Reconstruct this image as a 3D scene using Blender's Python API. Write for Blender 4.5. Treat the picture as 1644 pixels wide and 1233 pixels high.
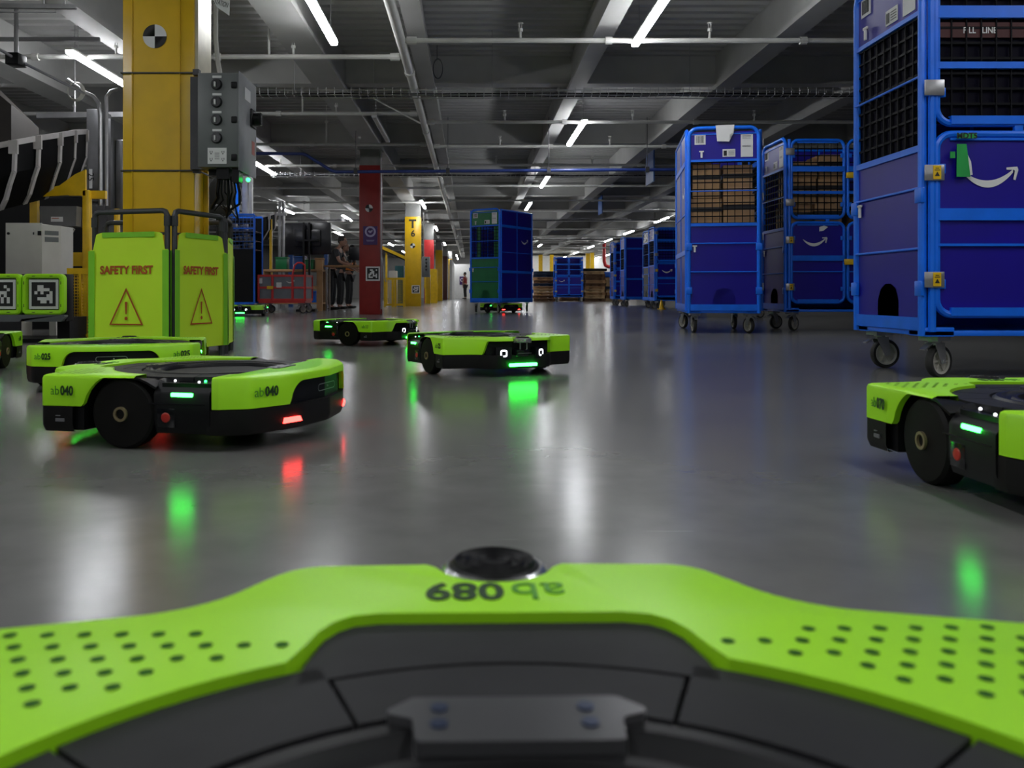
import bpy, bmesh, math, random
from mathutils import Vector, Matrix, Euler
R = math.radians
PI = math.pi
S = bpy.context.scene
for o in list(bpy.data.objects):
    bpy.data.objects.remove(o)
COL = S.collection

# ------------------------------------------------------------------ camera
FPX, XC, YH, CH = 1370.0, 757.0, 470.0, 0.40      # focal length in pixels, vanishing point, eye height
cam_d = bpy.data.cameras.new('camera')
cam = bpy.data.objects.new('camera', cam_d)
COL.objects.link(cam)
cam.location = (0, 0, CH)
cam.rotation_euler = (R(90), 0, 0)
cam_d.sensor_width = 36
cam_d.lens = FPX / 1644 * 36
cam_d.shift_x = (822 - XC) / 1644
cam_d.shift_y = -(616.5 - YH) / 1644
cam_d.clip_start = 0.02
cam_d.clip_end = 200
cam_d.dof.use_dof = True
cam_d.dof.focus_distance = 5.0
cam_d.dof.aperture_fstop = 8.0
S.camera = cam
# ------------------------------------------------------------------ world + exposure
w = bpy.data.worlds.new('world')
S.world = w
w.use_nodes = True
w.node_tree.nodes['Background'].inputs[0].default_value = (0.05, 0.055, 0.065, 1)
w.node_tree.nodes['Background'].inputs[1].default_value = 0.3
S.view_settings.view_transform = 'Standard'
S.view_settings.look = 'None'
S.view_settings.gamma = 1
S.view_settings.use_curve_mapping = False
S.view_settings.exposure = 0.0
LAMP = 54.0        # emission of the ceiling tubes


def W(px, py, Y):
    return Vector(((px - XC) * Y / FPX, Y, CH + (YH - py) * Y / FPX))


def X_(px, Y):
    return (px - XC) * Y / FPX


def Z_(py, Y):
    return CH + (YH - py) * Y / FPX


# ------------------------------------------------------------------ materials
MATS = {}


def mat(name, col, rough=0.5, metal=0.0, var=0.12, scale=8.0, emit=None, es=0.0, bump=0.0, spec=0.5, alpha=None):
    if name in MATS:
        return MATS[name]
    m = bpy.data.materials.new(name)
    m.use_nodes = True
    nt = m.node_tree
    b = nt.nodes['Principled BSDF']
    b.inputs['Roughness'].default_value = rough
    b.inputs['Metallic'].default_value = metal
    b.inputs['Specular IOR Level'].default_value = spec
    c = Vector(col)
    tc = nt.nodes.new('ShaderNodeTexCoord')
    n = nt.nodes.new('ShaderNodeTexNoise')
    n.inputs['Scale'].default_value = scale
    n.inputs['Detail'].default_value = 5
    nt.links.new(tc.outputs['Object'], n.inputs['Vector'])
    r = nt.nodes.new('ShaderNodeValToRGB')
    r.color_ramp.elements[0].position = 0.3
    r.color_ramp.elements[1].position = 0.75
    a = c * (1 - var)
    d = c * (1 + var)
    r.color_ramp.elements[0].color = (a[0], a[1], a[2], 1)
    r.color_ramp.elements[1].color = (min(d[0], 1), min(d[1], 1), min(d[2], 1), 1)
    nt.links.new(n.outputs['Fac'], r.inputs['Fac'])
    nt.links.new(r.outputs['Color'], b.inputs['Base Color'])
    if bump:
        bp = nt.nodes.new('ShaderNodeBump')
        bp.inputs['Strength'].default_value = bump
        bp.inputs['Distance'].default_value = 0.01
        nt.links.new(n.outputs['Fac'], bp.inputs['Height'])
        nt.links.new(bp.outputs['Normal'], b.inputs['Normal'])
    if emit:
        b.inputs['Emission Color'].default_value = (*emit, 1)
        b.inputs['Emission Strength'].default_value = es
    MATS[name] = m
    return m


def concrete():
    m = bpy.data.materials.new('polished_concrete')
    m.use_nodes = True
    nt = m.node_tree
    b = nt.nodes['Principled BSDF']
    tc = nt.nodes.new('ShaderNodeTexCoord')

    def noise(sc, det=6, vec=None, dist=0.0):
        n = nt.nodes.new('ShaderNodeTexNoise')
        n.inputs['Scale'].default_value = sc
        n.inputs['Detail'].default_value = det
        n.inputs['Distortion'].default_value = dist
        nt.links.new(vec or tc.outputs['Object'], n.inputs['Vector'])
        return n
    n1 = noise(0.7)
    n2 = noise(9)
    mx = nt.nodes.new('ShaderNodeMixRGB')
    mx.inputs['Fac'].default_value = 0.35
    nt.links.new(n1.outputs['Fac'], mx.inputs[1])
    nt.links.new(n2.outputs['Fac'], mx.inputs[2])
    r = nt.nodes.new('ShaderNodeValToRGB')
    r.color_ramp.elements[0].position = 0.32
    r.color_ramp.elements[1].position = 0.68
    r.color_ramp.elements[0].color = (0.115, 0.114, 0.110, 1)
    r.color_ramp.elements[1].color = (0.185, 0.182, 0.175, 1)
    nt.links.new(mx.outputs[0], r.inputs['Fac'])
    # scratches: stretched noise
    mp = nt.nodes.new('ShaderNodeMapping')
    mp.inputs['Scale'].default_value = (0.8, 14, 1)
    mp.inputs['Rotation'].default_value = (0, 0, 0.12)
    nt.links.new(tc.outputs['Object'], mp.inputs['Vector'])
    n3 = noise(5.0, 3, mp.outputs['Vector'])
    r3 = nt.nodes.new('ShaderNodeValToRGB')
    r3.color_ramp.elements[0].position = 0.72
    r3.color_ramp.elements[1].position = 0.76
    r3.color_ramp.elements[0].color = (0, 0, 0, 1)
    nt.links.new(n3.outputs['Fac'], r3.inputs['Fac'])
    add = nt.nodes.new('ShaderNodeMixRGB')
    add.blend_type = 'ADD'
    add.inputs['Fac'].default_value = 0.07
    nt.links.new(r.outputs['Color'], add.inputs[1])
    nt.links.new(r3.outputs['Color'], add.inputs[2])
    nt.links.new(add.outputs[0], b.inputs['Base Color'])
    mr = nt.nodes.new('ShaderNodeMapRange')
    mr.inputs['To Min'].default_value = 0.16
    mr.inputs['To Max'].default_value = 0.26
    nt.links.new(n1.outputs['Fac'], mr.inputs['Value'])
    nt.links.new(mr.outputs[0], b.inputs['Roughness'])
    n4 = noise(16, 4)
    bp = nt.nodes.new('ShaderNodeBump')
    bp.inputs['Strength'].default_value = 0.03
    bp.inputs['Distance'].default_value = 0.01
    nt.links.new(n4.outputs['Fac'], bp.inputs['Height'])
    nt.links.new(bp.outputs['Normal'], b.inputs['Normal'])
    b.inputs['Specular IOR Level'].default_value = 0.5
    return m


M_FLOOR = concrete()
M_DECK = mat('painted_deck', (0.46, 0.46, 0.45), 0.55, scale=1.5, var=0.12)
M_BEAM = mat('painted_beam', (0.48, 0.48, 0.465), 0.5, scale=2, var=0.1)
M_WHITEWALL = mat('white_wall', (0.75, 0.75, 0.73), 0.7, var=0.05)
M_GREYWALL = mat('grey_wall', (0.13, 0.13, 0.13), 0.7)
M_PIPE = mat('white_pipe', (0.68, 0.68, 0.65), 0.4, var=0.08)
M_STEEL = mat('galvanised_steel', (0.42, 0.42, 0.43), 0.35, 0.8)
M_DSTEEL = mat('dark_steel', (0.06, 0.06, 0.065), 0.45, 0.3)
M_BLACK = mat('black_plastic', (0.005, 0.005, 0.006), 0.42, spec=0.25)
M_BLACKG = mat('gloss_black', (0.006, 0.006, 0.008), 0.15)
M_DECKP = mat('charcoal_plate', (0.020, 0.020, 0.022), 0.55, var=0.3, scale=12, spec=0.22)
M_RUBBER = mat('rubber', (0.02, 0.019, 0.018), 0.7)
M_LIME = mat('lime_plastic', (0.40, 0.88, 0.015), 0.38, var=0.04, scale=3)
M_DGREEN = mat('hole_shade_green', (0.03, 0.20, 0.005), 0.6)
M_MARK = mat('number_ink', (0.010, 0.045, 0.010), 0.5)
M_MARK2 = mat('light_number_ink', (0.08, 0.32, 0.02), 0.5)
M_GLOW = mat('green_led', (0.05, 0.6, 0.2), 0.4, emit=(0.02, 1.0, 0.045), es=30)
M_GLOW2 = mat('small_green_led', (0.05, 0.6, 0.2), 0.4, emit=(0.02, 1.0, 0.1), es=10)
M_RED = mat('red_led', (0.8, 0.05, 0.02), 0.4, emit=(1.0, 0.03, 0.025), es=14)
M_EYE = mat('white_led', (0.9, 0.9, 0.9), 0.4, emit=(0.95, 0.97, 1.0), es=1.7)
M_ESTOP = mat('red_button', (0.45, 0.02, 0.012), 0.4)
M_BRASS = mat('dull_brass', (0.30, 0.24, 0.13), 0.4, 0.5)
M_SILVER = mat('silver_ring', (0.62, 0.62, 0.64), 0.25, 0.9)
M_YEL = mat('yellow_paint', (0.70, 0.43, 0.010), 0.28, var=0.10, scale=5, bump=0.12)
M_YELB = mat('safety_yellow', (0.80, 0.50, 0.01), 0.35)
M_REDP = mat('red_paint', (0.27, 0.016, 0.014), 0.4, var=0.12)
M_REDB = mat('bright_red', (0.60, 0.03, 0.03), 0.4)
M_BLUE = mat('blue_frame', (0.003, 0.155, 0.85), 0.35, var=0.10)
M_NAVY = mat('navy_panel', (0.009, 0.003, 0.27), 0.36, var=0.10, scale=3)
M_GREENP = mat('green_panel', (0.004, 0.15, 0.045), 0.45)
M_NET = mat('black_net', (0.003, 0.003, 0.005), 0.6, spec=0.15)
M_DARKIN = mat('dark_liner', (0.002, 0.0015, 0.008), 0.6, spec=0.1)
M_CARD = mat('cardboard', (0.52, 0.31, 0.15), 0.75, var=0.12, scale=4)
M_TAPE = mat('black_tape', (0.015, 0.015, 0.018), 0.3)
M_WHITE = mat('white_paper', (0.70, 0.70, 0.70), 0.6, var=0.04)
M_INK = mat('black_ink', (0.012, 0.012, 0.012), 0.6)
M_LGREY = mat('light_grey_enamel', (0.50, 0.49, 0.45), 0.45, var=0.05)
M_BOXG = mat('grey_enclosure', (0.13, 0.14, 0.14), 0.4, var=0.06)
M_KNOB = mat('black_knob', (0.01, 0.01, 0.013), 0.25)
M_FAB = mat('lime_fabric', (0.64, 0.93, 0.03), 0.55, var=0.05, scale=2)
M_FABH = mat('green_hem', (0.22, 0.60, 0.02), 0.55, var=0.05)
M_SIGNR = mat('sign_red', (0.42, 0.07, 0.01), 0.6)
M_POST = mat('barrier_grey', (0.035, 0.037, 0.040), 0.5)
M_WOOD = mat('pine_wood', (0.42, 0.24, 0.11), 0.65, var=0.2, scale=6)
M_PURP = mat('purple_sign', (0.06, 0.02, 0.13), 0.5)
M_SCREEN = mat('screen_black', (0.01, 0.01, 0.012), 0.25)
M_SKIN = mat('skin', (0.34, 0.18, 0.12), 0.5)
M_HAIR = mat('dark_hair', (0.012, 0.009, 0.008), 0.6)
M_SHIRT = mat('black_cloth', (0.02, 0.02, 0.022), 0.8)
M_ORANGE = mat('orange_vest', (0.85, 0.25, 0.03), 0.7)
M_BROWN = mat('brown_paint', (0.07, 0.018, 0.014), 0.4)
M_TUBE = mat('lamp_tube', (0.9, 0.9, 0.9), 0.4, emit=(0.95, 0.97, 1.0), es=LAMP)
M_OFF = mat('unlit_tube', (0.75, 0.75, 0.75), 0.4)
M_GREYRIM = mat('light_wheel', (0.42, 0.40, 0.35), 0.5)
M_BLUEB = mat('blue_sheet', (0.02, 0.09, 0.32), 0.4)
M_GREYPAN = mat('grey_panel', (0.16, 0.18, 0.21), 0.5)


# ------------------------------------------------------------------ mesh helper
class B:
    def __init__(self, M=None):
        self.bm = bmesh.new()
        self.M = M or Matrix.Identity(4)

    def v(self, p):
        return self.bm.verts.new(self.M @ Vector(p))

    def f(self, vs):
        try:
            return self.bm.faces.new(vs)
        except ValueError:
            return None

    def bx(self, x0, x1, y0, y1, z0, z1, bev=0.0):
        vs = [self.v((x, y, z)) for z in (z0, z1) for x, y in ((x0, y0), (x1, y0), (x1, y1), (x0, y1))]
        fs = [self.f([vs[i] for i in q]) for q in
              ((3, 2, 1, 0), (4, 5, 6, 7), (0, 1, 5, 4), (1, 2, 6, 5), (2, 3, 7, 6), (3, 0, 4, 7))]
        if bev:
            es = {e for f in fs for e in f.edges}
            bmesh.ops.bevel(self.bm, geom=list(es), offset=bev, segments=2, affect='EDGES', profile=0.5)
        return self

    def bar(self, p0, p1, w_, h_, up=(0, 0, 1)):
        p0, p1 = Vector(p0), Vector(p1)
        d = (p1 - p0).normalized()
        u = Vector(up)
        if abs(d.dot(u)) > 0.98:
            u = Vector((1, 0, 0))
        s = d.cross(u).normalized()
        u = s.cross(d).normalized()
        a = []
        for p in (p0, p1):
            for i, j in ((-1, -1), (1, -1), (1, 1), (-1, 1)):
                a.append(self.v(p + s * i * w_ / 2 + u * j * h_ / 2))
        for q in ((3, 2, 1, 0), (4, 5, 6, 7), (0, 1, 5, 4), (1, 2, 6, 5), (2, 3, 7, 6), (3, 0, 4, 7)):
            self.f([a[i] for i in q])
        return self

    def tube(self, pts, r, seg=8, closed=False, cap=True):
        pts = [Vector(p) for p in pts]
        n = len(pts)
        rings = []
        prev = None
        for i, p in enumerate(pts):
            if closed:
                d = (pts[(i + 1) % n] - pts[i - 1])
            elif i == 0:
                d = pts[1] - p
            elif i == n - 1:
                d = p - pts[-2]
            else:
                d = (pts[i + 1] - p).normalized() + (p - pts[i - 1]).normalized()
            d.normalize()
            if prev is None:
                u = Vector((0, 0, 1)) if abs(d.z) < 0.9 else Vector((1, 0, 0))
            else:
                u = prev
            u = (u - d * u.dot(d)).normalized()
            s = d.cross(u)
            prev = u
            rr = r[i] if isinstance(r, (list, tuple)) else r
            rings.append([self.v(p + (u * math.cos(2 * PI * k / seg) + s * math.sin(2 * PI * k / seg)) * rr) for k in range(seg)])
        m = n if closed else n - 1
        for i in range(m):
            a, b = rings[i], rings[(i + 1) % n]
            for k in range(seg):
                self.f([a[k], a[(k + 1) % seg], b[(k + 1) % seg], b[k]])
        if not closed and cap:
            self.f(rings[0][::-1])
            self.f(rings[-1])
        return self

    def cyl(self, p0, p1, r, seg=20, r2=None):
        return self.tube([p0, p1], [r, r if r2 is None else r2], seg)

    def lathe(self, prof, c=(0, 0, 0), seg=40, axis='z', closed=False):
        """prof: list of (radius, height)"""
        c = Vector(c)
        rings = []
        for (r, h) in prof:
            ring = []
            for k in range(seg):
                a = 2 * PI * k / seg
                q = (r * math.cos(a), r * math.sin(a), h)
                if axis == 'x':
                    q = (q[2], q[0], q[1])
                if axis == 'y':
                    q = (q[0], q[2], q[1])
                ring.append(self.v(c + Vector(q)))
            rings.append(ring)
        m = len(rings) if closed else len(rings) - 1
        for i in range(m):
            a, b = rings[i], rings[(i + 1) % len(rings)]
            for k in range(seg):
                self.f([a[k], a[(k + 1) % seg], b[(k + 1) % seg], b[k]])
        if not closed:
            if prof[0][0] > 1e-5:
                self.f(rings[0][::-1])
            if prof[-1][0] > 1e-5:
                self.f(rings[-1])
        return self

    def prism(self, poly, z0, z1, plane='xy', off=0):
        def mp(a, b, c):
            if plane == 'xy':
                return (a, b, c)
            if plane == 'xz':
                return (a, c, b)
            return (c, a, b)
        lo = [self.v(mp(a, b, z0)) for a, b in poly]
        hi = [self.v(mp(a, b, z1)) for a, b in poly]
        f1 = self.f(lo[::-1])
        f2 = self.f(hi)
        n = len(poly)
        for i in range(n):
            self.f([lo[i], lo[(i + 1) % n], hi[(i + 1) % n], hi[i]])
        bmesh.ops.triangulate(self.bm, faces=[f for f in (f1, f2) if f and len(f.verts) > 4])
        return self

    def quad(self, a, b, c, d):
        self.f([self.v(p) for p in (a, b, c, d)])
        return self

    def sph(self, c, r, sx=1, sy=1, sz=1, seg=16, rg=10):
        c = Vector(c)
        pr = []
        for i in range(rg + 1):
            t = PI * i / rg - PI / 2
            pr.append((max(math.cos(t) * r, 1e-6), math.sin(t) * r))
        M0 = self.M
        self.M = M0 @ Matrix.Translation(c) @ Matrix.Diagonal((sx, sy, sz, 1))
        self.lathe(pr, (0, 0, 0), seg)
        self.M = M0
        return self

    def build(self, name, m, parent=None, smooth=True, ang=35):
        bmesh.ops.remove_doubles(self.bm, verts=self.bm.verts, dist=1e-6)
        bmesh.ops.recalc_face_normals(self.bm, faces=self.bm.faces)
        me = bpy.data.meshes.new(name)
        self.bm.to_mesh(me)
        self.bm.free()
        if smooth:
            me.shade_smooth()
            me.set_sharp_from_angle(angle=R(ang))
        me.materials.append(m)
        o = bpy.data.objects.new(name, me)
        COL.objects.link(o)
        if parent:
            o.parent = parent
        return o


def thing(name, label, cat, loc=(0, 0, 0), rz=0, group=None):
    o = bpy.data.objects.new(name, None)
    COL.objects.link(o)
    o.empty_display_size = 0.1
    o.location = loc
    o.rotation_euler = (0, 0, rz)
    return tag(o, label, cat, group)


def tag(o, label, cat, group=None):
    o['label'] = label
    o['category'] = cat
    if group:
        o['group'] = group
    return o


def struct(o):
    o['kind'] = 'structure'
    return o


KIDS = {}


def dup(o, parent=None):
    c = o.copy()
    COL.objects.link(c)
    if parent:
        c.parent = parent
    for ch in [x for x in COL.objects if x.parent == o]:
        dup(ch, c)
    return c


_tm = {}


def text_mesh(s, size, bold=0.0, align='CENTER', ext=0.0004):
    k = (s, size, bold, align, ext)
    if k in _tm:
        return _tm[k].copy()
    cu = bpy.data.curves.new('t', 'FONT')
    cu.body = s
    cu.size = size
    cu.align_x = align
    cu.align_y = 'CENTER'
    cu.extrude = ext
    cu.offset = bold
    cu.resolution_u = 3
    ob = bpy.data.objects.new('t', cu)
    COL.objects.link(ob)
    dg = bpy.context.evaluated_depsgraph_get()
    me = bpy.data.meshes.new_from_object(ob.evaluated_get(dg))
    bpy.data.objects.remove(ob)
    _tm[k] = me
    return me.copy()


def text(name, s, size, m, parent, loc, right=(1, 0, 0), up=(0, 0, 1), bold=0.0, align='CENTER', sx=1.0, sy=1.0):
    me = text_mesh(s, size, bold, align)
    me.materials.clear()
    me.materials.append(m)
    o = bpy.data.objects.new(name, me)
    COL.objects.link(o)
    r_ = Vector(right).normalized()
    u_ = Vector(up).normalized()
    n_ = r_.cross(u_).normalized()
    u_ = n_.cross(r_)
    Mx = Matrix((r_ * sx, u_ * sy, n_)).transposed().to_4x4()
    Mx.translation = Vector(loc)
    if parent:
        o.parent = parent
    me.transform(Mx)
    return o


def fillet(pts, seg=7):
    """pts: (x, y, r) closed polygon, rounded"""
    out = []
    n = len(pts)
    for i in range(n):
        x, y, r = pts[i]
        p = Vector((x, y))
        if r <= 0:
            out.append((x, y))
            continue
        a = Vector(pts[i - 1][:2])
        b = Vector(pts[(i + 1) % n][:2])
        da, db = (a - p), (b - p)
        la, lb = da.length, db.length
        da.normalize()
        db.normalize()
        ang = da.angle(db)
        t = r / math.tan(ang / 2)
        t = min(t, la * 0.48, lb * 0.48)
        rr = t * math.tan(ang / 2)
        c = p + (da + db).normalized() * (rr / math.sin(ang / 2))
        s0 = p + da * t - c
        s1 = p + db * t - c
        a0 = math.atan2(s0.y, s0.x)
        a1 = math.atan2(s1.y, s1.x)
        d = a1 - a0
        while d > PI:
            d -= 2 * PI
        while d < -PI:
            d += 2 * PI
        for k in range(seg + 1):
            q = a0 + d * k / seg
            out.append((c.x + rr * math.cos(q), c.y + rr * math.sin(q)))
    return out


def rrect(w_, h_, r, cx=0, cy=0, seg=5):
    return fillet([(cx - w_ / 2, cy - h_ / 2, r), (cx + w_ / 2, cy - h_ / 2, r), (cx + w_ / 2, cy + h_ / 2, r), (cx - w_ / 2, cy + h_ / 2, r)], seg)


def ordinal(i):
    return ['first', 'second', 'third', 'fourth', 'fifth', 'sixth', 'seventh', 'eighth', 'ninth', 'tenth', 'eleventh', 'twelfth',
            'thirteenth', 'fourteenth', 'fifteenth', 'sixteenth', 'seventeenth', 'eighteenth', 'nineteenth', 'twentieth'][i]


# ================================================================== THE SETTING
RX0, RX1, RY0, RY1 = -13.0, 12.0, -9.0, 66.0
ZD, ZB = 3.60, 3.08
b = B()
b.bx(RX0, RX1, RY0, RY1, -0.2, 0)
struct(b.build('floor', M_FLOOR, smooth=False))
# corrugated deck: trapezoid ribs running crosswise
b = B()
y = RY0
per = 0.22
prof = []
while y < RY1:
    prof += [(y, ZD), (y + 0.09, ZD), (y + 0.12, ZD + 0.06), (y + 0.19, ZD + 0.06)]
    y += per
prev = None
for (yy, zz) in prof:
    cur = (b.v((RX0, yy, zz)), b.v((RX1, yy, zz)))
    if prev:
        b.f([prev[0], prev[1], cur[1], cur[0]])
    prev = cur
struct(b.build('ceiling', M_DECK, smooth=False))
for nm, x0, x1, y0, y1, mm in (('wall_left', RX0 - 0.2, RX0, RY0, RY1, M_GREYWALL), ('wall_right', RX1, RX1 + 0.2, RY0, RY1, M_GREYWALL),
                               ('wall_back', RX0, RX1, RY1, RY1 + 0.2, M_WHITEWALL), ('wall_front', RX0, RX1, RY0 - 0.2, RY0, M_GREYWALL)):
    b = B()
    b.bx(x0, x1, y0, y1, 0, ZD + 0.1)
    struct(b.build(nm, mm, smooth=False))
# white partition at the far end of the aisle
b = B()
b.bx(-1.3, -0.1, 58, 58.15, 0, 2.35)
b.bx(-1.3, -1.15, 50, 58, 0, 2.35)
struct(b.build('wall_far_partition', M_WHITEWALL, smooth=False))
# lengthwise beams
nb = 0
for x0, x1, zb in ((-2.05, -1.66, ZB), (-0.67, -0.48, ZB), (1.27, 1.48, ZB), (3.2, 3.45, ZB), (5.1, 5.35, ZB), (7.0, 7.25, ZB),
                   (8.9, 9.15, ZB), (-3.95, -3.7, ZB), (-5.85, -5.45, ZB), (-7.8, -7.5, ZB), (-9.8, -9.4, ZB)):
    nb += 1
    b = B()
    b.bx(x0, x1, RY0, RY1, zb, zb + 0.05)
    b.bx((x0 + x1) / 2 - 0.03 if x1 - x0 < 0.3 else x0 + 0.04, (x0 + x1) / 2 + 0.03 if x1 - x0 < 0.3 else x1 - 0.04, RY0, RY1, zb + 0.05, ZD)
    struct(b.build('trim_%d' % nb, M_BEAM, smooth=False))
for yy in (-1.5, 6.1, 11.6, 16.2, 20.5, 24.9, 29, 33.2, 37.5, 42, 46.5, 51, 56, 61):
    nb += 1
    b = B()
    b.bx(RX0, RX1, yy - 0.06, yy + 0.06, 3.25, ZD)
    b.bx(RX0, RX1, yy - 0.10, yy + 0.10, 3.22, 3.25)
    struct(b.build('trim_%d' % nb, M_BEAM, smooth=False))


# ------------------------------------------------------------------ ceiling lamps
def make_lamp(x, y, lit, label, group):
    t = thing('ceiling_lamp', label, 'lamp', (x, y, 2.90), 0, group)
    b = B()
    b.bx(-0.036, 0.036, -1.02, 1.02, 0.0, 0.035, 0.004)
    b.build('housing', M_PIPE, t)
    b = B()
    b.prism(fillet([(-0.04, 0, 0.0), (-0.034, -0.035, 0.015), (0.034, -0.035, 0.015), (0.04, 0, 0.0)], 4), -1.0, 1.0, 'xz')
    b.build('tube', M_TUBE if lit else M_OFF, t)
    b = B()
    for yy in (-0.8, 0.8):
        b.cyl((0, yy, 0.035), (0, yy, 0.7), 0.004, 5)
    b.build('hanger_wire', M_STEEL, t)
    return t


lamp_rows = [(-1.37, 'row left of the main pipe', [-10, -4, 1.5, 7.5, 13.0, 24.1, 33.0, 43.5, 53.0], {13.0}),
             (1.64, 'row right of the main pipe', [-10, -4, 1.6, 7.55, 13.35, 19.05, 24.6, 31.5, 38.0], set()),
             (-4.15, 'row over the left machinery', [-9, -3, 3.2, 9.8, 17.0, 28.5, 33.0, 44.0, 52.0], set()),
             (6.5, 'row over the parked blue carts', [29.2, 35.3, 40.5, 46.5, 53.2, 60.0], set()),
             (-5.6, 'row far left beyond the column', [25.8, 36.0, 47.0], set()),
             (-1.0, 'added short row before the end wall', [57, 62], set()), (3.6, 'added middle short row before the end wall', [45, 52, 57, 60.8], set()),  # short rows here and below are added lamps to brighten the far end
             (9.0, 'added right short row before the end wall', [50, 56, 60.8], set()),
             (-8.0, 'row along the left wall', [3.0, 9.0, 15.0, 23.0, 33.0], set()),
             (4.55, 'row behind the camera on the right', [-9, -3.0, 2.0], set())]
proto_l = {}
for x, rn, ys, off in lamp_rows:
    k = 0
    for yy in ys:
        lit = yy not in off
        k += 1
        lab = '%s ceiling lamp, %s in the %s' % ('glowing' if lit else 'unlit', ordinal(k - 1), rn)
        if lit in proto_l:
            t = dup(proto_l[lit])
            t.location = (x, yy, 2.90)
            t['label'] = lab
        else:
            t = make_lamp(x, yy, lit, lab, 'linear lamps under the ceiling')
            proto_l[lit] = t

# ------------------------------------------------------------------ pipes, trays
b = B()
b.cyl((-0.71, RY0, 2.93), (-0.71, 60, 2.93), 0.05, 14)
for i in range(16):
    b.cyl((-0.71, 2.5 + i * 3.6, 2.93), (-0.71, 2.62 + i * 3.6, 2.93), 0.062, 14)
tag(b.build('sprinkler_main_pipe', M_PIPE), 'thick white sprinkler main pipe running lengthwise under the ceiling', 'pipe')


def branch(y, x0, x1, z, side, n):
    t = thing('sprinkler_branch_pipe', 'thin crosswise sprinkler pipe, %s nearest on the %s of the main pipe' % (ordinal(n), side), 'pipe', (x0, y, z), 0,
              'crosswise sprinkler pipes')
    b = B()
    b.cyl((0, 0, 0), (x1 - x0, 0, 0), 0.026, 10)
    d = 1 if x1 > x0 else -1
    b.cyl((0.06 * d, 0, 0), (0.16 * d, 0, 0), 0.042, 10)
    for q in (2.05, 4.0, 6.9):
        b.cyl((q * d, 0, 0), (q * d + 0.07, 0, 0), 0.04, 10)
    b.build('pipe_run', M_PIPE, t)
    if y < 20:
        for q in (1.2, 3.1, 4.9):
            b = B()
            b.cyl((q * d, 0, 0), (q * d, 0, 0.09), 0.012, 8)
            b.cyl((q * d, 0, 0.09), (q * d, 0, 0.12), 0.024, 8)
            b.cyl((q * d, 0, 0.17), (q * d, 0, 0.175), 0.03, 10)
            b.cyl((q * d - 0.012, 0, 0.12), (q * d - 0.012, 0, 0.17), 0.004, 4)
            b.cyl((q * d + 0.012, 0, 0.12), (q * d + 0.012, 0, 0.17), 0.004, 4)
            b.build('sprinkler_head', M_PIPE, t)


for i, yy in enumerate((8.56, 12.65, 14.75, 16.9, 20.2, 23.4, 26.5, 30, 34, 38.5, 43, 48, 53)):
    branch(yy, -0.71, 10.5, 2.93, 'right', i)
for i, yy in enumerate((9.15, 12.05, 14.55, 17.0, 20.6, 23.9, 27.0, 31, 35.5, 40, 45, 51)):
    branch(yy, -0.71, -11.5, 2.93, 'left', i)


def tray(y, z, x0, x1, lab):
    t = thing('cable_tray', lab, 'cable tray', (0, y, z))
    b = B()
    for dy in (-0.09, 0.09):
        for dz in (0, 0.06):
            b.cyl((x0, dy, dz), (x1, dy, dz), 0.005, 5)
    x = x0
    while x < x1:
        b.tube([(x, -0.09, 0.09), (x, -0.09, 0), (x, 0.09, 0), (x, 0.09, 0.09)], 0.004, 4)
        x += 0.1
    b.build('wire_basket', M_STEEL, t, smooth=False)
    b = B()
    rnd = random.Random(int(y * 10))
    for k in range(4):
        pts = []
        x = x0
        while x <= x1:
            pts.append((x, -0.06 + 0.04 * k + rnd.uniform(-0.012, 0.012), 0.013 + rnd.uniform(0, 0.02)))
            x += 0.3
        b.tube(pts, 0.008, 5)
    b.build('cable', M_BLACK, t)
    b = B()
    x = x0 + 0.6
    while x < x1:
        b.cyl((x, 0, 0), (x, 0, ZD - z), 0.004, 4)
        x += 2.4
    b.build('hanger_rod', M_STEEL, t)


tray(10.36, 2.78, -2.75, 9, 'wire basket cable tray with black cables, nearest above the aisle')
tray(17.5, 2.78, -4.1, 9, 'wire basket cable tray crossing in front of the red column')
tray(27.5, 2.72, -6, 9, 'wire basket cable tray just beyond the yellow column marked T6')
tray(38.0, 2.75, -6, 9, 'farthest wire basket cable tray above the pallet stacks')
b = B()
b.tube([W(600, 158, 11.5), W(675, 198, 11.5)], 0.012, 8)
b.tube([W(600, 158, 11.5), (W(600, 158, 11.5).x, 11.5, 3.6)], 0.005, 6)
tag(b.build('pipe_brace', M_PIPE), 'thin diagonal brace beside the main pipe above the unlit lamp', 'brace')
for i, (px, y0, y1, Y) in enumerate(((486, 188, 228, 12.05), (524, 238, 264, 14.55), (432, 128, 150, 9.15))):
    b = B()
    p0, p1 = W(px, y0, Y), W(px, y1, Y)
    b.cyl((p0.x, Y, 2.93), (p0.x, Y, 3.30), 0.014, 8)
    b.cyl((p0.x, Y, 3.30), (p0.x, Y, 3.33), 0.03, 10)
    b.cyl((p0.x, Y, 3.33), (p0.x, Y, 3.6), 0.006, 6)
    tag(b.build('pipe_riser', M_PIPE), 'short white riser standing on the %s crosswise pipe left of the main pipe' % ('second', 'third', 'first')[i], 'pipe')
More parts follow.
